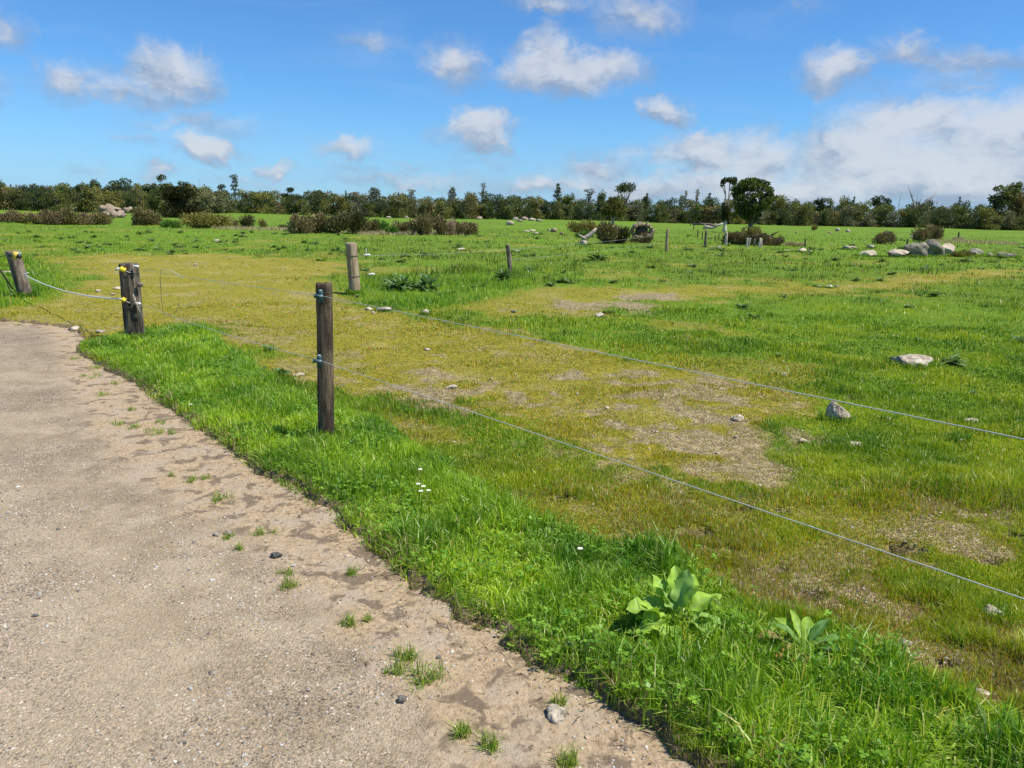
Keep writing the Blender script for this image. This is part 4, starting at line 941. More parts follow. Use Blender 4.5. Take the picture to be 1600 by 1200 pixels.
# small tufts on the track
tufts = [(212, 668, 12), (238, 676, 16), (186, 664, 12), (264, 677, 10), (345, 780, 16), (266, 744, 7), (299, 752, 10), (321, 748, 7), (413, 832, 13), (353, 842, 8), (372, 858, 8), (458, 918, 18), (449, 896, 10), (548, 896, 13), (540, 975, 14), 
         (632, 1030, 22), (655, 1062, 26), (620, 1048, 14), (726, 1148, 17), (765, 1162, 18), (885, 1190, 22), (146, 589, 14), (163, 617, 12), (118, 560, 10), (28, 508, 8), (870, 1100, 12), (575, 970, 8), (178, 600, 9), (150, 575, 14), (205, 640, 9), (250, 660, 9)]
for i, (a, b_, r_) in enumerate(tufts):
    p = G(a, b_); Rr = r_ / FPX * p.length; n_ = int(26 + r_ * 6); rg = np.random.RandomState(500 + i)
    kk_ = rg.randint(0, 4, n_); oc = rg.randn(4, 2) * Rr * .42; bx = rg.randn(n_) * Rr * .24 + oc[kk_, 0]; by = rg.randn(n_) * Rr * .3 + oc[kk_, 1]
    col = lerp((.10, .22, .02), (.34, .44, .05), rg.rand(n_)); q = rg.rand(n_); col[q < .22] = (.48, .42, .20)
    hh = (.012 + .034 * rg.rand(n_) ** 1.6) * (.7 + r_ / 22)
    V, F, c = blades(bx, by, np.zeros(n_), hh, np.full(n_, .0038), col, 1.2, True, rg)
    o = link('grass_tuft', mesh('grass_tuft', V, F, M['grass'], c), None, p)
    big = {16: 'large', 17: 'large'}.get(i)
    lb = {4: 'neat round grass tuft on the pale dirt of the track', 11: 'yellow green grass tuft beside a crack in the track', 16: 'largest dense grass tuft growing in the dirt of the track', 15: 'grass tuft touching the largest tuft on the track',
          1: 'wide grass tuft in the dirt near the track bend'}.get(i)
    tag(o, lb or 'small grass tuft sprouting from the dusty edge of the track', 'grass tuft', 'grass tufts on the track')
# daisies
for i, (a, b_) in enumerate([(657, 762), (654, 786), (662, 790), (658, 798), (670, 797), (300, 655), (905, 893)]):
    p = G(a, b_); rt = thing('daisy', 'small white daisy head in the verge grass', 'flower', p, group='white daisies in the verge'); zt_ = .115
    mb = MB(); mb.tube([(0, 0, 0), (.004, 0, zt_ * .6), (0, -.004, zt_)], .0012, 5, (.1, .2, .03)); mb.build('stem', M['leaf'], rt)
    mb = MB()
    for k in range(11):
        q = k / 11 * 6.283; f_ = Vector((math.cos(q), math.sin(q), .15)); s_ = Vector((-math.sin(q), math.cos(q), 0))
        mb.add([Vector((0, -.004, zt_)) + f_ * .003 - s_ * .001, Vector((0, -.004, zt_)) + f_ * .011 - s_ * .003, Vector((0, -.004, zt_)) + f_ * .0135, Vector((0, -.004, zt_)) + f_ * .011 + s_ * .003, Vector((0, -.004, zt_)) + f_ * .003 + s_ * .001], [(0, 1, 2, 3, 4)])
    mb.build('petals', M['petal'], rt, False)
    mb = MB(); mb.tube([(0, -.004, zt_), (0, -.004, zt_ + .003)], [.004, .003], 8); mb.build('flower_centre', M['yellow'], rt)

# rank grass growing round stones, posts and in tussocks
for (p_, r__) in ((p1, .07), (p2, .14), (p3, .12), (p4, .14), (p5, .08)): RIM += [(p_.x, p_.y, r__, r__)] * 4
xs, ys, hs = [], [], []
for (cx, cy, ra, rb) in RIM:
    dd = math.hypot(cx, cy)
    if dd > 60: continue
    zq = zones(np.array([cx]), np.array([cy]))
    if zq['road'][0] > -.02 or (max(ra, rb) < .09 and max(zq['moss'][0], zq['bare'][0]) > .4): continue
    f_ = .45 if zq['moss'][0] > .5 or zq['bare'][0] > .5 else 1.0
    k = int(min(500, 260 * (ra + rb) / max(.02, .004 + dd * .0009) * .1 + 12)); q = rs.rand(k) * 6.283; e = 1.0 + np.abs(rs.randn(k)) * .18
    xs.append(cx + np.cos(q) * ra * e); ys.append(cy + np.sin(q) * rb * e); hs.append((.03 + .07 * rs.rand(k)) * f_ * (1 + .3 * (dd > 15)))
x = np.concatenate(xs); y = np.concatenate(ys); hh = np.concatenate(hs); n = len(x); r = np.hypot(x, y)
V, F, c = blades(x, y, gheight(x, y), hh, np.maximum(.004, r * .0009), greens(n, x, y) * (.8, .9, .9), .6)
tag(link('rank_grass', mesh('rank_grass', V, F, M['grass'], c)), 'longer grass growing round the stones and post feet', 'grass', kind='stuff')

# ------------------------------------------------------------------ shrubs and trees
def quadcloud(P, D, L, Wd, col, rg):
    """leaf-like diamonds at P along direction D"""
    n = len(P); D = D / np.linalg.norm(D, axis=1)[:, None]; r_ = rg.randn(n, 3); S = np.cross(D, r_); S /= np.linalg.norm(S, axis=1)[:, None] + 1e-9
    L = L[:, None]; Wd = Wd[:, None]
    V = np.stack([P, P + D * L * .5 + S * Wd * .5, P + D * L, P + D * L * .5 - S * Wd * .5], 1).reshape(-1, 3)
    F = np.arange(n * 4).reshape(-1, 4); return V, F, np.repeat(col, 4, 0)
SH = {'brown': ((.14, .11, .05), (.33, .265, .13)), 'dark': ((.05, .055, .022), (.16, .15, .06)), 'olive': ((.14, .13, .03), (.32, .28, .08)), 'green': ((.06, .14, .02), (.16, .28, .05)),
      'pink': ((.32, .23, .17), (.46, .36, .27)), 'gorse': ((.20, .16, .02), (.52, .40, .02)), 'purple': ((.12, .09, .045), (.27, .205, .11)), 'straw': ((.36, .29, .16), (.52, .44, .28)), 'mix': ((.09, .085, .03), (.28, .225, .10))}
def shrub_mesh(wd, ht, kind, seed, n_=1500, upright=.8):
    rg = np.random.RandomState(seed); c1, c2 = SH[kind]
    lob = [(rg.uniform(-.36, .36) * wd, rg.uniform(-.25, .25) * wd, rg.uniform(.14, .58) * ht, rg.uniform(.28, .44)) for _ in range(7)]
    li = rg.randint(0, 7, n_); A = np.array(lob)[li]
    d = rg.randn(n_, 3); d /= np.linalg.norm(d, axis=1)[:, None]; rr_ = rg.rand(n_) ** .45
    P = A[:, :3] + d * rr_[:, None] * np.stack([A[:, 3] * wd * .8, A[:, 3] * wd * .8, A[:, 3] * ht], 1); P[:, 2] = np.clip(P[:, 2], .02, ht)
    D = np.stack([P[:, 0] / wd * .9, P[:, 1] / wd * .9, np.full(n_, upright)], 1) + rg.randn(n_, 3) * .38
    s = ht ** .7
    tone = np.array([rg.uniform(.8, 1.2) for _ in range(7)])[li]
    col = lerp(c1, c2, rg.rand(n_)) * tone[:, None]
    V, F, c = quadcloud(P, D, (.10 + .16 * rg.rand(n_)) * s, (.035 + .035 * rg.rand(n_)) * s, col, rg); return V, F, c
def stem_mb(wd, ht, seed, k=7, col=(.16, .12, .09)):
    random.seed(seed); mb = MB()
    for i in range(k):
        a = i * 2.4; e = Vector((math.cos(a) * wd * .25, math.sin(a) * wd * .2, ht * random.uniform(.5, .8))); mb.tube([(0, 0, -.05), e * .5 + Vector((0, 0, .05)), e], [.03 * ht ** .5, .02 * ht ** .5, .008], 5, col)
    return mb
def shrub(px, pyb, pyt, wpx, kind, label, seed, group=None, n_=1500, upright=.8, dist=None):
    p = G(px, pyb) if dist is None else at_dist(px, pyb, dist); p.z = gz(p.x, p.y); d_ = math.hypot(p.x, p.y)
    ht = at_dist(px, pyt, d_).z - p.z; wd = wpx / FPX * d_
    rt = thing('shrub', label, 'shrub', p, group=group)
    V, F, c = shrub_mesh(wd, ht, kind, seed, n_, upright); link('foliage', mesh('foliage', V, F, M['shrub'], c), rt)
    stem_mb(wd, ht, seed).build('stems', M['pebble'], rt)
row = 'scrub bushes along the ditch'
sh = [(13, 349, 327, 27, 'purple', 'round dark brown bush at the far left end of the scrub row'), (38, 349, 331, 22, 'gorse', 'yellow flowering gorse bush right of the leftmost bush'),
      (58, 350, 330, 24, 'brown', 'brown bush right of the yellow gorse'), (80, 350, 327, 28, 'purple', 'purplish brown bush in the left scrub clump'), (105, 350, 321, 30, 'mix', 'tallest brown bush in the left scrub clump'),
      (130, 350, 328, 30, 'brown', 'brown bush right of the tallest one in the left clump'), (157, 350, 329, 32, 'mix', 'dark brown bush in front of the pink rock pile'),
      (222, 352, 324, 24, 'mix', 'olive brown upright bush left of the dark tree'), (237, 352, 326, 24, 'brown', 'lighter brown bush touching the dark tree'),
      (270, 355, 343, 26, 'green', 'bright green low bush at the foot of the dark tree'), (312, 356, 328, 40, 'olive', 'olive yellow bush right of the dark tree'), (338, 356, 330, 40, 'olive', 'wide olive bush fading to yellow beside the dark tree'),
      (368, 355, 343, 18, 'purple', 'small reddish bush left of the round little bush'), (384, 355, 333, 20, 'dark', 'little round dark bush standing alone'), (414, 355, 342, 14, 'olive', 'thin straggly bush right of the little round bush'), (443, 358, 350, 18, 'dark', 'low dark bush at the start of the middle scrub row'),
      (468, 364, 331, 30, 'brown', 'tall brown bush in the middle scrub row beneath two pale rocks'), (492, 364, 328, 32, 'mix', 'greenish brown upright bush in the middle scrub row'), (528, 365, 329, 40, 'dark', 'dark dense bush in the middle scrub row'), (552, 365, 328, 36, 'dark', 'dark rounded bush right of the dense one'),
      (577, 364, 342, 26, 'mix', 'low mottled bush right of the dark bushes'), (598, 363, 343, 20, 'green', 'small green upright bush in the middle scrub row'), (628, 365, 344, 26, 'mix', 'brown green low bush in the middle of the row'), (612, 366, 352, 18, 'green', 'low green patch bush at the row front'),
      (658, 367, 333, 30, 'brown', 'bushy brown shrub left of the pinkish dead brush'), (684, 367, 334, 26, 'brown', 'upright brown shrub against the pinkish dead brush'), (700, 367, 341, 18, 'pink', 'pinkish dead brush between two brown shrubs'), (717, 367, 343, 22, 'brown', 'brown shrub right of the pinkish dead brush'), (735, 367, 347, 24, 'mix', 'last low green brown shrub at the right end of the row'),
      (905, 364, 343, 30, 'olive', 'olive bush at the left of the central thicket'), (925, 366, 345, 30, 'olive', 'olive bush behind the bleached log'), (910, 372, 360, 30, 'green', 'low green bush left of the bleached log'), (944, 380, 345, 34, 'mix', 'round dark bush with a pale stem in the central thicket'), (969, 380, 349, 26, 'dark', 'small dark bush in the central thicket'), (957, 379, 360, 24, 'olive', 'olive undergrowth between the two thicket bushes'),
      (1175, 382, 352, 26, 'olive', 'orange olive bush at the foot of the big tree'), (1165, 384, 366, 28, 'dark', 'dark bush under the big tree'), (1192, 384, 362, 30, 'purple', 'dark reddish bush behind the bleached stakes'), (1208, 384, 370, 24, 'purple', 'low dark tangle right of the bleached stakes'), (1143, 383, 362, 24, 'purple', 'reddish brown bush behind the whitish post'),
      (1377, 382, 362, 29, 'purple', 'round reddish brown bush left of the outcrop'), (1440, 379, 350, 20, 'brown', 'left half of the tall brown bush behind the outcrop'), (1453, 378, 350, 24, 'brown', 'tall twiggy brown bush behind the outcrop'), (1497, 378, 369, 14, 'straw', 'straw coloured clump on the ditch edge'), (1272, 360, 351, 10, 'olive', 'small olive bush on the far right paddock'),
      (1240, 385, 377, 26, 'straw', 'straw coloured tussock left of the thin dark post') , (1500, 402, 390, 26, 'olive', 'low orange brown bush right of the outcrop'), (1008, 378, 358, 22, 'brown', 'brown bramble over the uprooted stump'), (1000, 380, 368, 30, 'dark', 'dark undergrowth beneath the uprooted stump')]
for i, (a, b_, t_, w_, kd, lb) in enumerate(sh):
    shrub(a, b_, t_, w_, kd, lb, 700 + i, row if b_ < 368 and a < 760 else None, n_=2600 if w_ > 20 else 1300, upright=1.1 if kd in ('brown', 'purple', 'pink') else .7)
# dead straw grass along the ditch (uncountable)
N = 9000; px = np.concatenate([rs.rand(N // 3) * 330 + 330, rs.rand(N // 3) * 180 + 560, rs.rand(N // 3) * 130 + 1460]); s3 = N // 3
pyb = np.concatenate([np.interp(px[:s3], [330, 460, 660], [356, 361, 365]), np.full(s3, 365.5), np.interp(px[2 * s3:], [1460, 1600], [379, 383])]) + rs.randn(N // 3 * 3) * .9
PP = np.array([flat(a, c_) for a, c_ in zip(px, pyb)]); n = len(PP)
V, F, c = blades(PP[:, 0], PP[:, 1], gheight(PP[:, 0], PP[:, 1]), .22 * (.4 + rs.rand(n)), np.full(n, .05), lerp((.34, .26, .14), (.55, .46, .28), rs.rand(n)), .5, False)
tag(link('dry_grass', mesh('dry_grass', V, F, M['grass'], c)), 'band of dead straw coloured grass along the ditch', 'grass', kind='stuff')

# tree crowns out of leaf diamonds spread through lobes
def crown_mesh(lobes, n_, size, c1, c2, seed, flatz=1.0, shell=.5):
    rg = np.random.RandomState(seed); Lb = np.array(lobes, float); wt = (Lb[:, 3] * Lb[:, 4]); li = rg.choice(len(Lb), n_, p=wt / wt.sum()); A = Lb[li]
    d = rg.randn(n_, 3); d /= np.linalg.norm(d, axis=1)[:, None]; rr_ = 1 - rg.rand(n_) ** 1.5 * (1 - shell) * 1.4; rr_ = np.clip(rr_, .05, 1) * (1 + .12 * rg.randn(n_))
    P = A[:, :3] + d * rr_[:, None] * np.stack([A[:, 3], A[:, 3], A[:, 4]], 1); P[:, 2] = np.maximum(P[:, 2], .05)
    D = d * .8 + rg.randn(n_, 3) * .55 + [0, 0, .3]
    tone = np.array([rg.uniform(.78, 1.22) for _ in Lb])[li]
    cl = vn(P[:, 0] / size / 2.5 + P[:, 2] * .9 / size / 2, P[:, 1] / size / 2.5 + P[:, 2] / size / 3, seed)
    col = lerp(c1, c2, np.clip(.65 * cl + .45 * rg.rand(n_), 0, 1)) * tone[:, None]
    s = size * (.6 + .8 * rg.rand(n_)); return quadcloud(P, D, s * 1.25, s * .8, col, rg)
def rlobes(wd, ht, base, k, seed, jitter=.3, squash=1.0):
    rg = np.random.RandomState(seed); L = []
    for i in range(k):
        a = rg.rand() * 6.28; f = math.sqrt(rg.rand()) * .62; zf = rg.rand()
        wr = 1.0 if zf < .45 else math.sqrt(max(0.05, 1 - ((zf - .45) / .62) ** 2))
        if i < k * .3: zf = .0; wr = 1.0
        L.append((math.cos(a) * f * wd / 2 * wr, math.sin(a) * f * wd / 2 * wr, base + (ht - base) * (.10 + .76 * zf), wd * rg.uniform(.13, .23), (ht - base) * rg.uniform(.10, .19) * squash))
    return L
def trunk_mb(ht, rad, spread, k, seed, lowfrac=.3, col=(.14, .12, .10)):
    random.seed(seed); mb = MB(); mb.tube([(0, 0, -.3), (random.uniform(-.1, .1), 0, ht * .25), (random.uniform(-.2, .2), .1, ht * .55), (0, 0, ht * .85)], [rad * 1.25, rad, rad * .7, rad * .2], 8, col)
    for i in range(k):
        a = i * 2.4 + random.random(); z0 = ht * random.uniform(lowfrac, .6); e = Vector((math.cos(a) * spread, math.sin(a) * spread, z0 + ht * random.uniform(.15, .35))); s_ = Vector((0, 0, z0)); mb.tube([s_, s_.lerp(e, .5) + Vector((0, 0, -.1)), e], [rad * .5, rad * .3, rad * .1], 5, col)
    return mb
TK = {'dark': ((.028, .046, .020), (.085, .11, .040)), 'green': ((.05, .075, .022), (.15, .17, .055)), 'olive': ((.08, .09, .025), (.21, .20, .065)), 'grey': ((.09, .10, .055), (.21, .21, .13)), 'brown': ((.09, .08, .035), (.21, .18, .09))}
pro = {}
def proto(kind, shape, seed):
    key = (kind, shape, seed)
    if key in pro: return pro[key]
    c1, c2 = TK[kind]; rg = np.random.RandomState(seed)
    if shape == 'round':   wd, ht = 7.5, 7.0; lb = rlobes(wd, ht, .2, 16, seed); sz = .34; nn = 2600; tr = trunk_mb(ht, .2, 1.6, 5, seed)
    elif shape == 'wide':  wd, ht = 10, 6.5; lb = rlobes(wd, ht, .2, 20, seed); sz = .34; nn = 3200; tr = trunk_mb(ht, .22, 2.2, 6, seed)
    elif shape == 'tall':  wd, ht = 5.2, 10; lb = rlobes(wd, ht, 1.5, 18, seed); sz = .34; nn = 2500; tr = trunk_mb(ht, .2, 1.2, 7, seed)
    elif shape == 'ball':  # small dense head on a visible trunk
        wd, ht = 4.2, 10; lb = rlobes(wd, ht, 5.6, 12, seed); sz = .32; nn = 1500; tr = trunk_mb(ht, .18, 1.1, 5, seed, .55)
    elif shape == 'cone':  # layered conifer
        wd, ht = 5, 10; lb = []
        for i in range(9):
            f = i / 8; w_ = (1 - f) ** .8 * 2.3 + .25
            for q in range(4):
                a = rg.rand() * 6.28; lb.append((math.cos(a) * w_ * .55, math.sin(a) * w_ * .55, 1.6 + f * 8.1, w_ * .5 + .15, .42))
        sz = .30; nn = 2200; tr = trunk_mb(ht, .18, .9, 5, seed)
    elif shape == 'layer':  # sparse tall tree with separate flat layers
        wd, ht = 4.5, 10; lb = []
        for i, zf in enumerate((.5, .62, .72, .82, .9, .97)):
            a = i * 2.3; w_ = 1.0 + .7 * math.sin(i * 1.7); lb.append((math.cos(a) * w_ * .6, math.sin(a) * w_ * .6, ht * zf, .9 - .35 * zf + .15, .32)); lb.append((-math.cos(a) * w_ * .45, -math.sin(a) * w_ * .45, ht * zf + .2, .6, .26))
        sz = .26; nn = 800; tr = trunk_mb(ht * 1.1, .16, 1.1, 8, seed, .45)
    elif shape == 'umbrella':
        wd, ht = 7, 10; lb = [(math.cos(a) * r_, math.sin(a) * r_, 7.9 + 1.0 * rg.rand() + (.5 if r_ < 1 else 0), 1.15, 1.1) for a, r_ in [(i * 1.05, 1.9) for i in range(6)] + [(.5, .4), (3, .7)]]
        sz = .3; nn = 1500; tr = MB(); random.seed(seed)
        for a, r_ in [(i * 1.05, 1.9) for i in range(6)]: tr.tube([(0, 0, 3.5), (math.cos(a) * r_ * .55, math.sin(a) * r_ * .55, 6.2), (math.cos(a) * r_, math.sin(a) * r_, 8.4)], [.2, .13, .07], 5, (.14, .12, .10))
        tr.tube([(0, 0, -.3), (0, 0, 3.6)], [.35, .26], 8, (.14, .12, .10))
    elif shape == 'snag':   # dead, bare
        wd, ht = 5, 10; lb = [(0, 0, 2.5, 1.2, 1.6)]; sz = .2; nn = 120; tr = MB(); random.seed(seed); tc_ = (.34, .30, .25)
        tr.tube([(0, 0, -.3), (.1, 0, 4), (.0, 0, 7), (.3, 0, 9.8)], [.24, .2, .13, .03], 7, tc_)
        for i in range(10):
            z0 = random.uniform(3.5, 8); a = random.random() * 6.28; l_ = random.uniform(.8, 2.2); e = Vector((math.cos(a) * l_, math.sin(a) * l_, z0 + random.uniform(.6, 2)))
            tr.tube([(0, 0, z0), (e.x * .5, e.y * .5, z0 + (e.z - z0) * .25), e], [.10, .07, .025], 5, tc_)
    mc = mesh('crown', *(lambda q: (q[0], q[1]))(crown_mesh(lb, nn, sz, c1, c2, seed)), M['crown'])
    q = crown_mesh(lb, nn, sz, c1, c2, seed); mc = mesh('crown', q[0], q[1], M['crown'], q[2])
    to = bpy.data.meshes.new('trunk'); to.from_pydata(tr.V, [], tr.F); at_ = to.color_attributes.new('tint', 'FLOAT_COLOR', 'POINT'); at_.data.foreach_set('color', np.hstack([np.array(tr.Cc, np.float32), np.ones((len(tr.V), 1), np.float32)]).ravel()); to.materials.append(M['pebble'])
    pro[key] = (mc, to, wd, ht); return pro[key]
def tree(px, pyt, D, wpx, kind, shape, seed, label, group, name='tree'):
    p = at_dist(px, pyt, D); zt_ = p.z; p.z = gz(p.x, p.y); mc, to, wd, ht = proto(kind, shape, seed % 3 + 1)
    s = (zt_ - p.z) / ht * (1.0 / 1.0); sx = (wpx / FPX * D) / wd
    rt = thing(name, label, 'tree', p, (seed * 1.7) % 6.28, group)
    for nm, me_ in (('crown', mc), ('trunk', to)):
        o = link(nm, me_, rt); o.scale = (sx, sx, s)
    return rt
def basey(px): return 318 + px * .0212
emer = [(15, 293, 30, 'green', 'wide'), (47, 285, 36, 'dark', 'round'), (72, 292, 26, 'green', 'round'), (90, 287, 30, 'olive', 'round'), (112, 297, 26, 'green', 'wide'), (125, 286, 14, 'dark', 'ball'), (149, 280, 20, 'dark', 'tall'), (166, 288, 18, 'dark', 'tall'),
        (188, 273, 30, 'dark', 'tall'), (205, 286, 24, 'dark', 'round'), (226, 289, 24, 'dark', 'ball'), (239, 285, 14, 'dark', 'ball'), (254, 273, 20, 'green', 'ball'), (287, 282, 24, 'dark', 'ball'), (300, 285, 18, 'grey', 'round'), (345, 288, 18, 'dark', 'ball'),
        (395, 297, 22, 'dark', 'round'), (414, 299, 22, 'green', 'round'), (450, 293, 22, 'dark', 'ball'), (468, 305, 14, 'dark', 'ball'), (502, 299, 22, 'dark', 'ball'), (520, 303, 16, 'green', 'ball'), (541, 303, 24, 'dark', 'tall'), (553, 304, 16, 'dark', 'tall'),
        (588, 293, 30, 'grey', 'tall'), (612, 306, 20, 'green', 'round'), (628, 299, 18, 'grey', 'tall'), (643, 297, 20, 'brown', 'layer'), (664, 308, 24, 'brown', 'round'), (690, 306, 22, 'green', 'tall'), (706, 292, 15, 'green', 'tall'), (737, 297, 34, 'olive', 'round'), (760, 295, 28, 'green', 'tall'), (792, 308, 26, 'dark', 'round'),
        (812, 306, 8, 'dark', 'ball'), (835, 311, 24, 'brown', 'wide'), (872, 288, 22, 'dark', 'cone'), (890, 300, 24, 'green', 'tall'), (908, 309, 20, 'green', 'round'), (921, 296, 22, 'grey', 'layer'), (941, 296, 24, 'green', 'tall'), (978, 285, 32, 'dark', 'umbrella'), (1011, 303, 22, 'dark', 'cone'), (1000, 309, 22, 'green', 'round'),
        (1047, 306, 28, 'dark', 'round'), (1066, 305, 14, 'green', 'tall'), (1090, 297, 10, 'brown', 'layer'), (1109, 303, 20, 'dark', 'cone'), (1115, 308, 26, 'green', 'round'), (1222, 301, 38, 'olive', 'round'), (1208, 306, 26, 'green', 'round'), (1240, 310, 26, 'olive', 'round'), (1285, 308, 24, 'dark', 'ball'), (1299, 305, 14, 'green', 'tall'), (1318, 306, 28, 'olive', 'round'),
        (1352, 311, 28, 'olive', 'round'), (1375, 304, 22, 'dark', 'ball'), (1388, 310, 18, 'dark', 'ball'), (1386, 316, 26, 'olive', 'round'), (1428, 312, 20, 'green', 'tall'), (1453, 312, 22, 'dark', 'tall'), (1475, 319, 22, 'grey', 'round'), (1492, 314, 14, 'green', 'tall'), (1511, 313, 22, 'dark', 'round'), (1540, 317, 30, 'green', 'round'),
        (1570, 288, 34, 'green', 'ball'), (1582, 285, 40, 'green', 'tall'), (1598, 294, 28, 'brown', 'tall'), (1560, 300, 22, 'dark', 'tall'), (1640, 290, 40, 'green', 'tall'), (-30, 296, 36, 'green', 'round'), (-80, 292, 40, 'dark', 'tall'),
        (312, 278, 14, 'grey', 'snag'), (318, 283, 8, 'grey', 'snag'), (607, 299, 10, 'grey', 'snag'), (690, 298, 6, 'grey', 'snag'), (755, 287, 10, 'brown', 'layer'), (366, 274, 20, 'dark', 'layer'), (1408, 297, 10, 'grey', 'snag'), (1072, 299, 8, 'brown', 'layer'), (640, 300, 5, 'grey', 'snag'), (575, 308, 6, 'grey', 'snag'), (835, 304, 6, 'grey', 'snag'), (1003, 300, 6, 'grey', 'snag'), (1250, 304, 5, 'grey', 'snag'), (1465, 307, 5, 'grey', 'snag'), (168, 282, 5, 'grey', 'snag'), (430, 296, 6, 'grey', 'snag'), (1160, 303, 16, 'dark', 'cone'), (1500, 309, 12, 'dark', 'cone'), (1335, 308, 14, 'green', 'cone'), (540, 298, 10, 'green', 'cone')]
SHW = {'round': 'rounded', 'wide': 'spreading', 'tall': 'tall narrow', 'ball': 'high headed', 'cone': 'conical layered', 'layer': 'sparse tiered', 'umbrella': 'umbrella crowned', 'snag': 'dead leafless'}
def sect(px):
    for lim, s in ((120, 'at the far left end of the treeline'), (280, 'left of the dark foreground tree'), (420, 'right of the dark foreground tree'), (570, 'above the middle scrub row'), (780, 'above the brown scrub shrubs'), (930, 'above the rocky rise'), (1060, 'behind the central thicket'), (1200, 'behind the big lone tree'), (1400, 'right of the big lone tree'), (1530, 'above the right hand outcrop')):
        if px < lim: return s
    return 'at the far right end of the treeline'
random.seed(3)
cnt = {}
def treelabel(kind, shape, px, extra=''):
    return '%s%s %s tree %s' % (extra, SHW[shape], {'dark': 'dark green', 'green': 'mid green', 'olive': 'olive green', 'grey': 'grey green', 'brown': 'brownish green'}[kind] if shape != 'snag' else 'pale grey', sect(px))
for i, (a, t_, w_, kd, shp) in enumerate(emer):
    D = 200 + 28 * random.random() + (10 if shp in ('ball', 'cone', 'umbrella', 'layer', 'snag') else 0)
    tree(a, t_, D, w_ * 1.12, kd, shp, i, treelabel(kd, shp, a, 'emergent '), 'emergent trees ' + sect(a))
kinds = ['green', 'dark', 'olive', 'grey', 'brown', 'green', 'olive', 'dark']
a = -70; i = 0
while a < 1680:
    kd = kinds[random.randrange(8)]; hgt_ = random.choice((random.uniform(13, 22), random.uniform(18, 33))) + (5 if a < 350 else 0)
    sk = basey(a) - hgt_; tree(a, sk, random.uniform(186, 204), random.uniform(24, 38), kd, random.choice(['round', 'wide', 'round']), 100 + i, treelabel(kd, 'wide', a), 'front trees ' + sect(a)); a += random.uniform(11.5, 17.5); i += 1
a = -70
while a < 1680:
    kd = kinds[random.randrange(8)]; hgt_ = random.uniform(22, 32) + (6 if a < 350 else 0)
    tree(a, basey(a) - hgt_, random.uniform(236, 262), random.uniform(30, 46), kd, random.choice(['round', 'wide', 'tall']), 300 + i, treelabel(kd, 'round', a, 'back row '), 'back row trees ' + sect(a)); a += random.uniform(17, 25); i += 1

def big_tree(px, pyb, D, pyt, wpx, label, lobes_fn, n_, size, kind, seed, trunkfn, name='tree'):
    p = at_dist(px, pyb, D); p.z = gz(p.x, p.y); ht = at_dist(px, pyt, D).z - p.z; wd = wpx / FPX * D
    rt = thing(name, label, 'tree', p); c1, c2 = TK[kind] if isinstance(kind, str) else kind
    q = crown_mesh(lobes_fn(wd, ht), n_, size, c1, c2, seed, shell=.6); link('crown', mesh('crown', q[0], q[1], M['leaf'], q[2]), rt)
    trunkfn(wd, ht).build('trunk', M['pebble'], rt); return rt, p, wd, ht
# the big lone tree: many steep limbs fanning into a domed crown
def lob_big(wd, ht):
    rg = np.random.RandomState(4); L = []
    for i in range(120):
        a = rg.rand() * 6.28; zf = rg.rand(); prof = (.14 + .86 * (zf / .42) ** .8) if zf < .42 else math.sqrt(max(0, 1 - ((zf - .42) / .62) ** 2))
        f = rg.rand() ** .4; rr_ = wd * .44 * prof * f; L.append((math.cos(a) * rr_, math.sin(a) * rr_, ht * (.26 + .68 * zf), wd * rg.uniform(.04, .075), ht * rg.uniform(.03, .055)))
    return L
def tr_big(wd, ht):
    mb = MB(); random.seed(2); c_ = (.12, .10, .075); mb.tube([(0, 0, -.3), (0, 0, ht * .1), (.05, 0, ht * .2)], [ht * .05, ht * .042, ht * .045], 10, c_)
    for i in range(26):
        a = i * 2.4; f = (i / 26) ** .6; rad = wd * .42 * f; e = Vector((math.cos(a) * rad, math.sin(a) * rad, ht * (.78 - .25 * f))); mb.tube([(0, 0, ht * .14), (e.x * .35, e.y * .35, ht * .33), (e.x * .75, e.y * .75, e.z * .78), e], [ht * .02, ht * .013, ht * .008, ht * .003], 5, c_)
    return mb
big_tree(1172, 356, 92, 277, 70, 'big dark green domed tree standing alone with fanning limbs', lob_big, 17000, .17, ((.035, .055, .018), (.16, .19, .05)), 5, tr_big)
big_tree(283, 346, 118, 291, 70, 'very dark rounded tree reaching the ground behind the left scrub', lambda w_, h_: rlobes(w_, h_, .05, 34, 6, squash=.9), 7500, .24, ((.016, .021, .008), (.055, .058, .018)), 6, lambda w_, h_: trunk_mb(h_, .2, 1.4, 6, 4))
# pale bare-ish trees right of it
for i, (a, t_, w_) in enumerate([(322, 292, 34), (340, 296, 26)]):
    tree(a, t_, 178, w_, 'grey', 'round', 50 + i, 'pale straggly tree with bare twigs, %s of two behind the olive bushes' % ('left' if i == 0 else 'right'), None)
# small tree with flat crown in the central thicket
big_tree(957, 354, 88, 309, 38, 'small olive tree with pale trunk behind the central thicket', lambda w_, h_: [(x * w_ * .5, y * w_ * .5, h_ * zf, w_ * .2, h_ * .13) for x, y, zf in ((-.6, 0, .58), (-.2, .3, .75), (.25, -.2, .78), (.6, .1, .66), (0, 0, .62), (.1, .5, .6), (-.4, -.4, .66), (.45, -.45, .55), (0, .1, .88))],
         3800, .17, ((.07, .075, .02), (.19, .18, .06)), 7, lambda w_, h_: (lambda mb: (mb.tube([(0, 0, -.2), (0, 0, h_ * .25), (.1, 0, h_ * .4)], [.22, .15, .12], 8, (.36, .30, .24)), mb.tube([(0, 0, h_ * .3), (-.5, 0, h_ * .55)], [.12, .05], 6, (.3, .25, .2)), mb.tube([(.05, 0, h_ * .3), (.6, 0, h_ * .6)], [.12, .05], 6, (.3, .25, .2)), mb)[-1])(MB()))
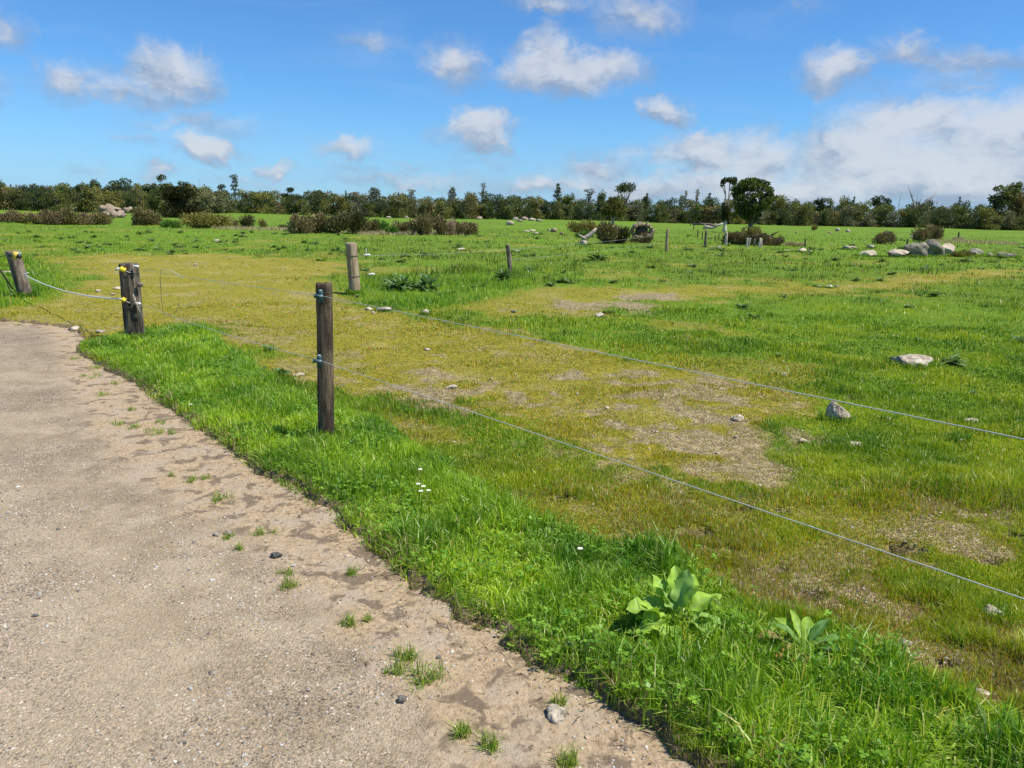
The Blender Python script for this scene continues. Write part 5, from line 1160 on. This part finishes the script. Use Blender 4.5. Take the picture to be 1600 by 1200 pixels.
# tufted pole tree: bare poles with small flat heads
def lob_pole(wd, ht):
    return [(-wd * .28, 0, ht * .93, wd * .13, ht * .04), (-wd * .38, 0, ht * .88, wd * .08, ht * .05), (-wd * .18, .1, ht * .95, wd * .12, ht * .035), (wd * .08, 0, ht * .95, wd * .16, ht * .04), (wd * .2, .2, ht * .92, wd * .1, ht * .035), (wd * .33, 0, ht * .95, wd * .14, ht * .045), (wd * .4, .2, ht * .9, wd * .1, ht * .05), (0, 0, ht * .35, wd * .22, ht * .12), (.1, 0, ht * .27, wd * .25, ht * .08), (-.3, 0, ht * .46, wd * .12, ht * .06)]
def tr_pole(wd, ht):
    mb = MB(); c_ = (.26, .23, .19); mb.tube([(0, 0, -.2), (0, 0, ht * .05), (0, 0, ht * .3)], [.42, .22, .2], 8, (.5, .45, .36))
    for P, R in (([(0, 0, ht * .3), (-wd * .1, 0, ht * .5), (-wd * .12, 0, ht * .7), (-wd * .28, 0, ht * .9)], [.14, .1, .07, .05]), ([(-wd * .12, 0, ht * .68), (-wd * .42, 0, ht * .86)], [.06, .04]), ([(0, 0, ht * .3), (wd * .1, 0, ht * .55), (wd * .08, 0, ht * .93)], [.13, .1, .05]), ([(wd * .1, 0, ht * .75), (wd * .25, 0, ht * .85), (wd * .33, 0, ht * .93)], [.08, .06, .04]), ([(wd * .1, 0, ht * .62), (wd * .3, 0, ht * .78), (wd * .36, .2, ht * .9)], [.07, .05, .04])):
        mb.tube(P, R, 6, c_)
    return mb
big_tree(1133, 352, 100, 277, 24, 'tall thin pole tree with small tufted heads left of the big tree', lob_pole, 2600, .15, ((.04, .045, .018), (.12, .125, .05)), 8, tr_pole)
# leafless branching tree above the outcrop
def tr_dead(wd, ht):
    mb = MB(); random.seed(8); c_ = (.30, .26, .22)
    for ex, zf in ((-.45, 1.0), (-.3, .82), (-.1, .78), (.05, .75), (.3, .72), (.5, .86), (.62, .93), (.15, .6)):
        e = Vector((ex * wd, random.uniform(-.3, .3), ht * zf)); mb.tube([(0, 0, 0), (ex * wd * .2, 0, ht * .45), (ex * wd * .6, 0, ht * zf * .75), e], [.3, .2, .11, .04], 5, c_)
        for k in range(3): s_ = Vector((ex * wd * .6, 0, ht * zf * .75)); mb.tube([s_, s_ + Vector((random.uniform(-.9, .9), 0, random.uniform(.3, 1.3)))], [.07, .02], 4, c_)
    return mb
big_tree(1432, 345, 205, 291, 40, 'pale dead branching tree rising over the treeline above the outcrop', lambda w_, h_: [(0, 0, h_ * .3, w_ * .25, h_ * .2)], 500, .3, 'olive', 9, tr_dead)

# bleached log, fallen trunks, uprooted stump
def logthing(name, pxs, D, radii, mat, label, cat, extra=()):
    mb = MB(); P = [at_dist(a, c_, D) for a, c_ in pxs]; mb.tube(P, radii, 10)
    for e, r_ in extra: mb.tube([at_dist(a, c_, D - .1) for a, c_ in e], r_, 7)
    o = mb.build(name, M[mat]); return tag(o, label, cat)
dl = math.hypot(*G(915, 376)[:2])
logthing('fallen_log', [(907, 373), (914, 373), (921, 368), (927, 362), (932, 357)], dl, [.05, .18, .16, .11, .08], 'wood_bleach', 'bleached forked log leaning up from the central thicket', 'log', [([(914, 373), (908, 369), (903, 366)], [.1, .06, .02]), ([(914, 373), (916, 380)], [.12, .06])])
dl = math.hypot(*G(1090, 364)[:2])
logthing('fallen_log', [(1098, 357), (1106, 355), (1114, 356), (1122, 352), (1130, 349)], 84, [.12, .2, .16, .12, .1], 'wood_bleach', 'pale fallen trunk running to the foot of the pole tree', 'log', [([(1106, 355), (1100, 351)], [.1, .03]), ([(1120, 353), (1117, 348)], [.08, .02])])
logthing('fallen_log', [(1082, 351), (1096, 350), (1110, 351), (1118, 353)], 96, [.08, .14, .18, .1], 'wood_grey', 'dark fallen branch on the skyline left of the pole tree', 'log', [([(1096, 350), (1092, 346)], [.06, .02])])
logthing('dead_branch', [(1190, 372), (1203, 369), (1212, 364), (1218, 361)], 50, [.10, .07, .04, .02], 'wood_dark', 'dead branch slanting up right of the big tree bush', 'branch', [([(1203, 369), (1214, 374), (1226, 381)], [.05, .04, .02]), ([(1196, 371), (1208, 378)], [.05, .02])])
# root plate: ring of torn roots
pr = G(1003, 378); D_ = math.hypot(pr.x, pr.y); cR = at_dist(1003, 361, D_)
rt = thing('uprooted_stump', 'uprooted stump with a hollow round root plate right of the thicket', 'stump', pr)
mb = MB(); random.seed(12)
ring = [(cR - pr) + Vector((math.cos(a) * .62, math.sin(a * 2) * .1, math.sin(a) * .40)) for a in np.linspace(0, 6.2832, 26)]
mb.tube(ring, [.13 + .06 * math.sin(i * 2.1) for i in range(26)], 8, (.24, .18, .11), cap=False)
for i in range(16):
    a = i / 16 * 6.28; s_ = (cR - pr) + Vector((math.cos(a) * .6, 0, math.sin(a) * .4)); mb.tube([s_, s_ + Vector((math.cos(a) * random.uniform(.15, .4), random.uniform(-.3, .1), math.sin(a) * random.uniform(.1, .35)))], [.06, .015], 5, (.30, .23, .14))
mb.tube([(cR - pr) + Vector((0, .05, 0)), (cR - pr) + Vector((.1, 1.8, -.25))], [.40, .3], 12, (.10, .075, .05)); mb.build('roots', M['pebble'], rt)
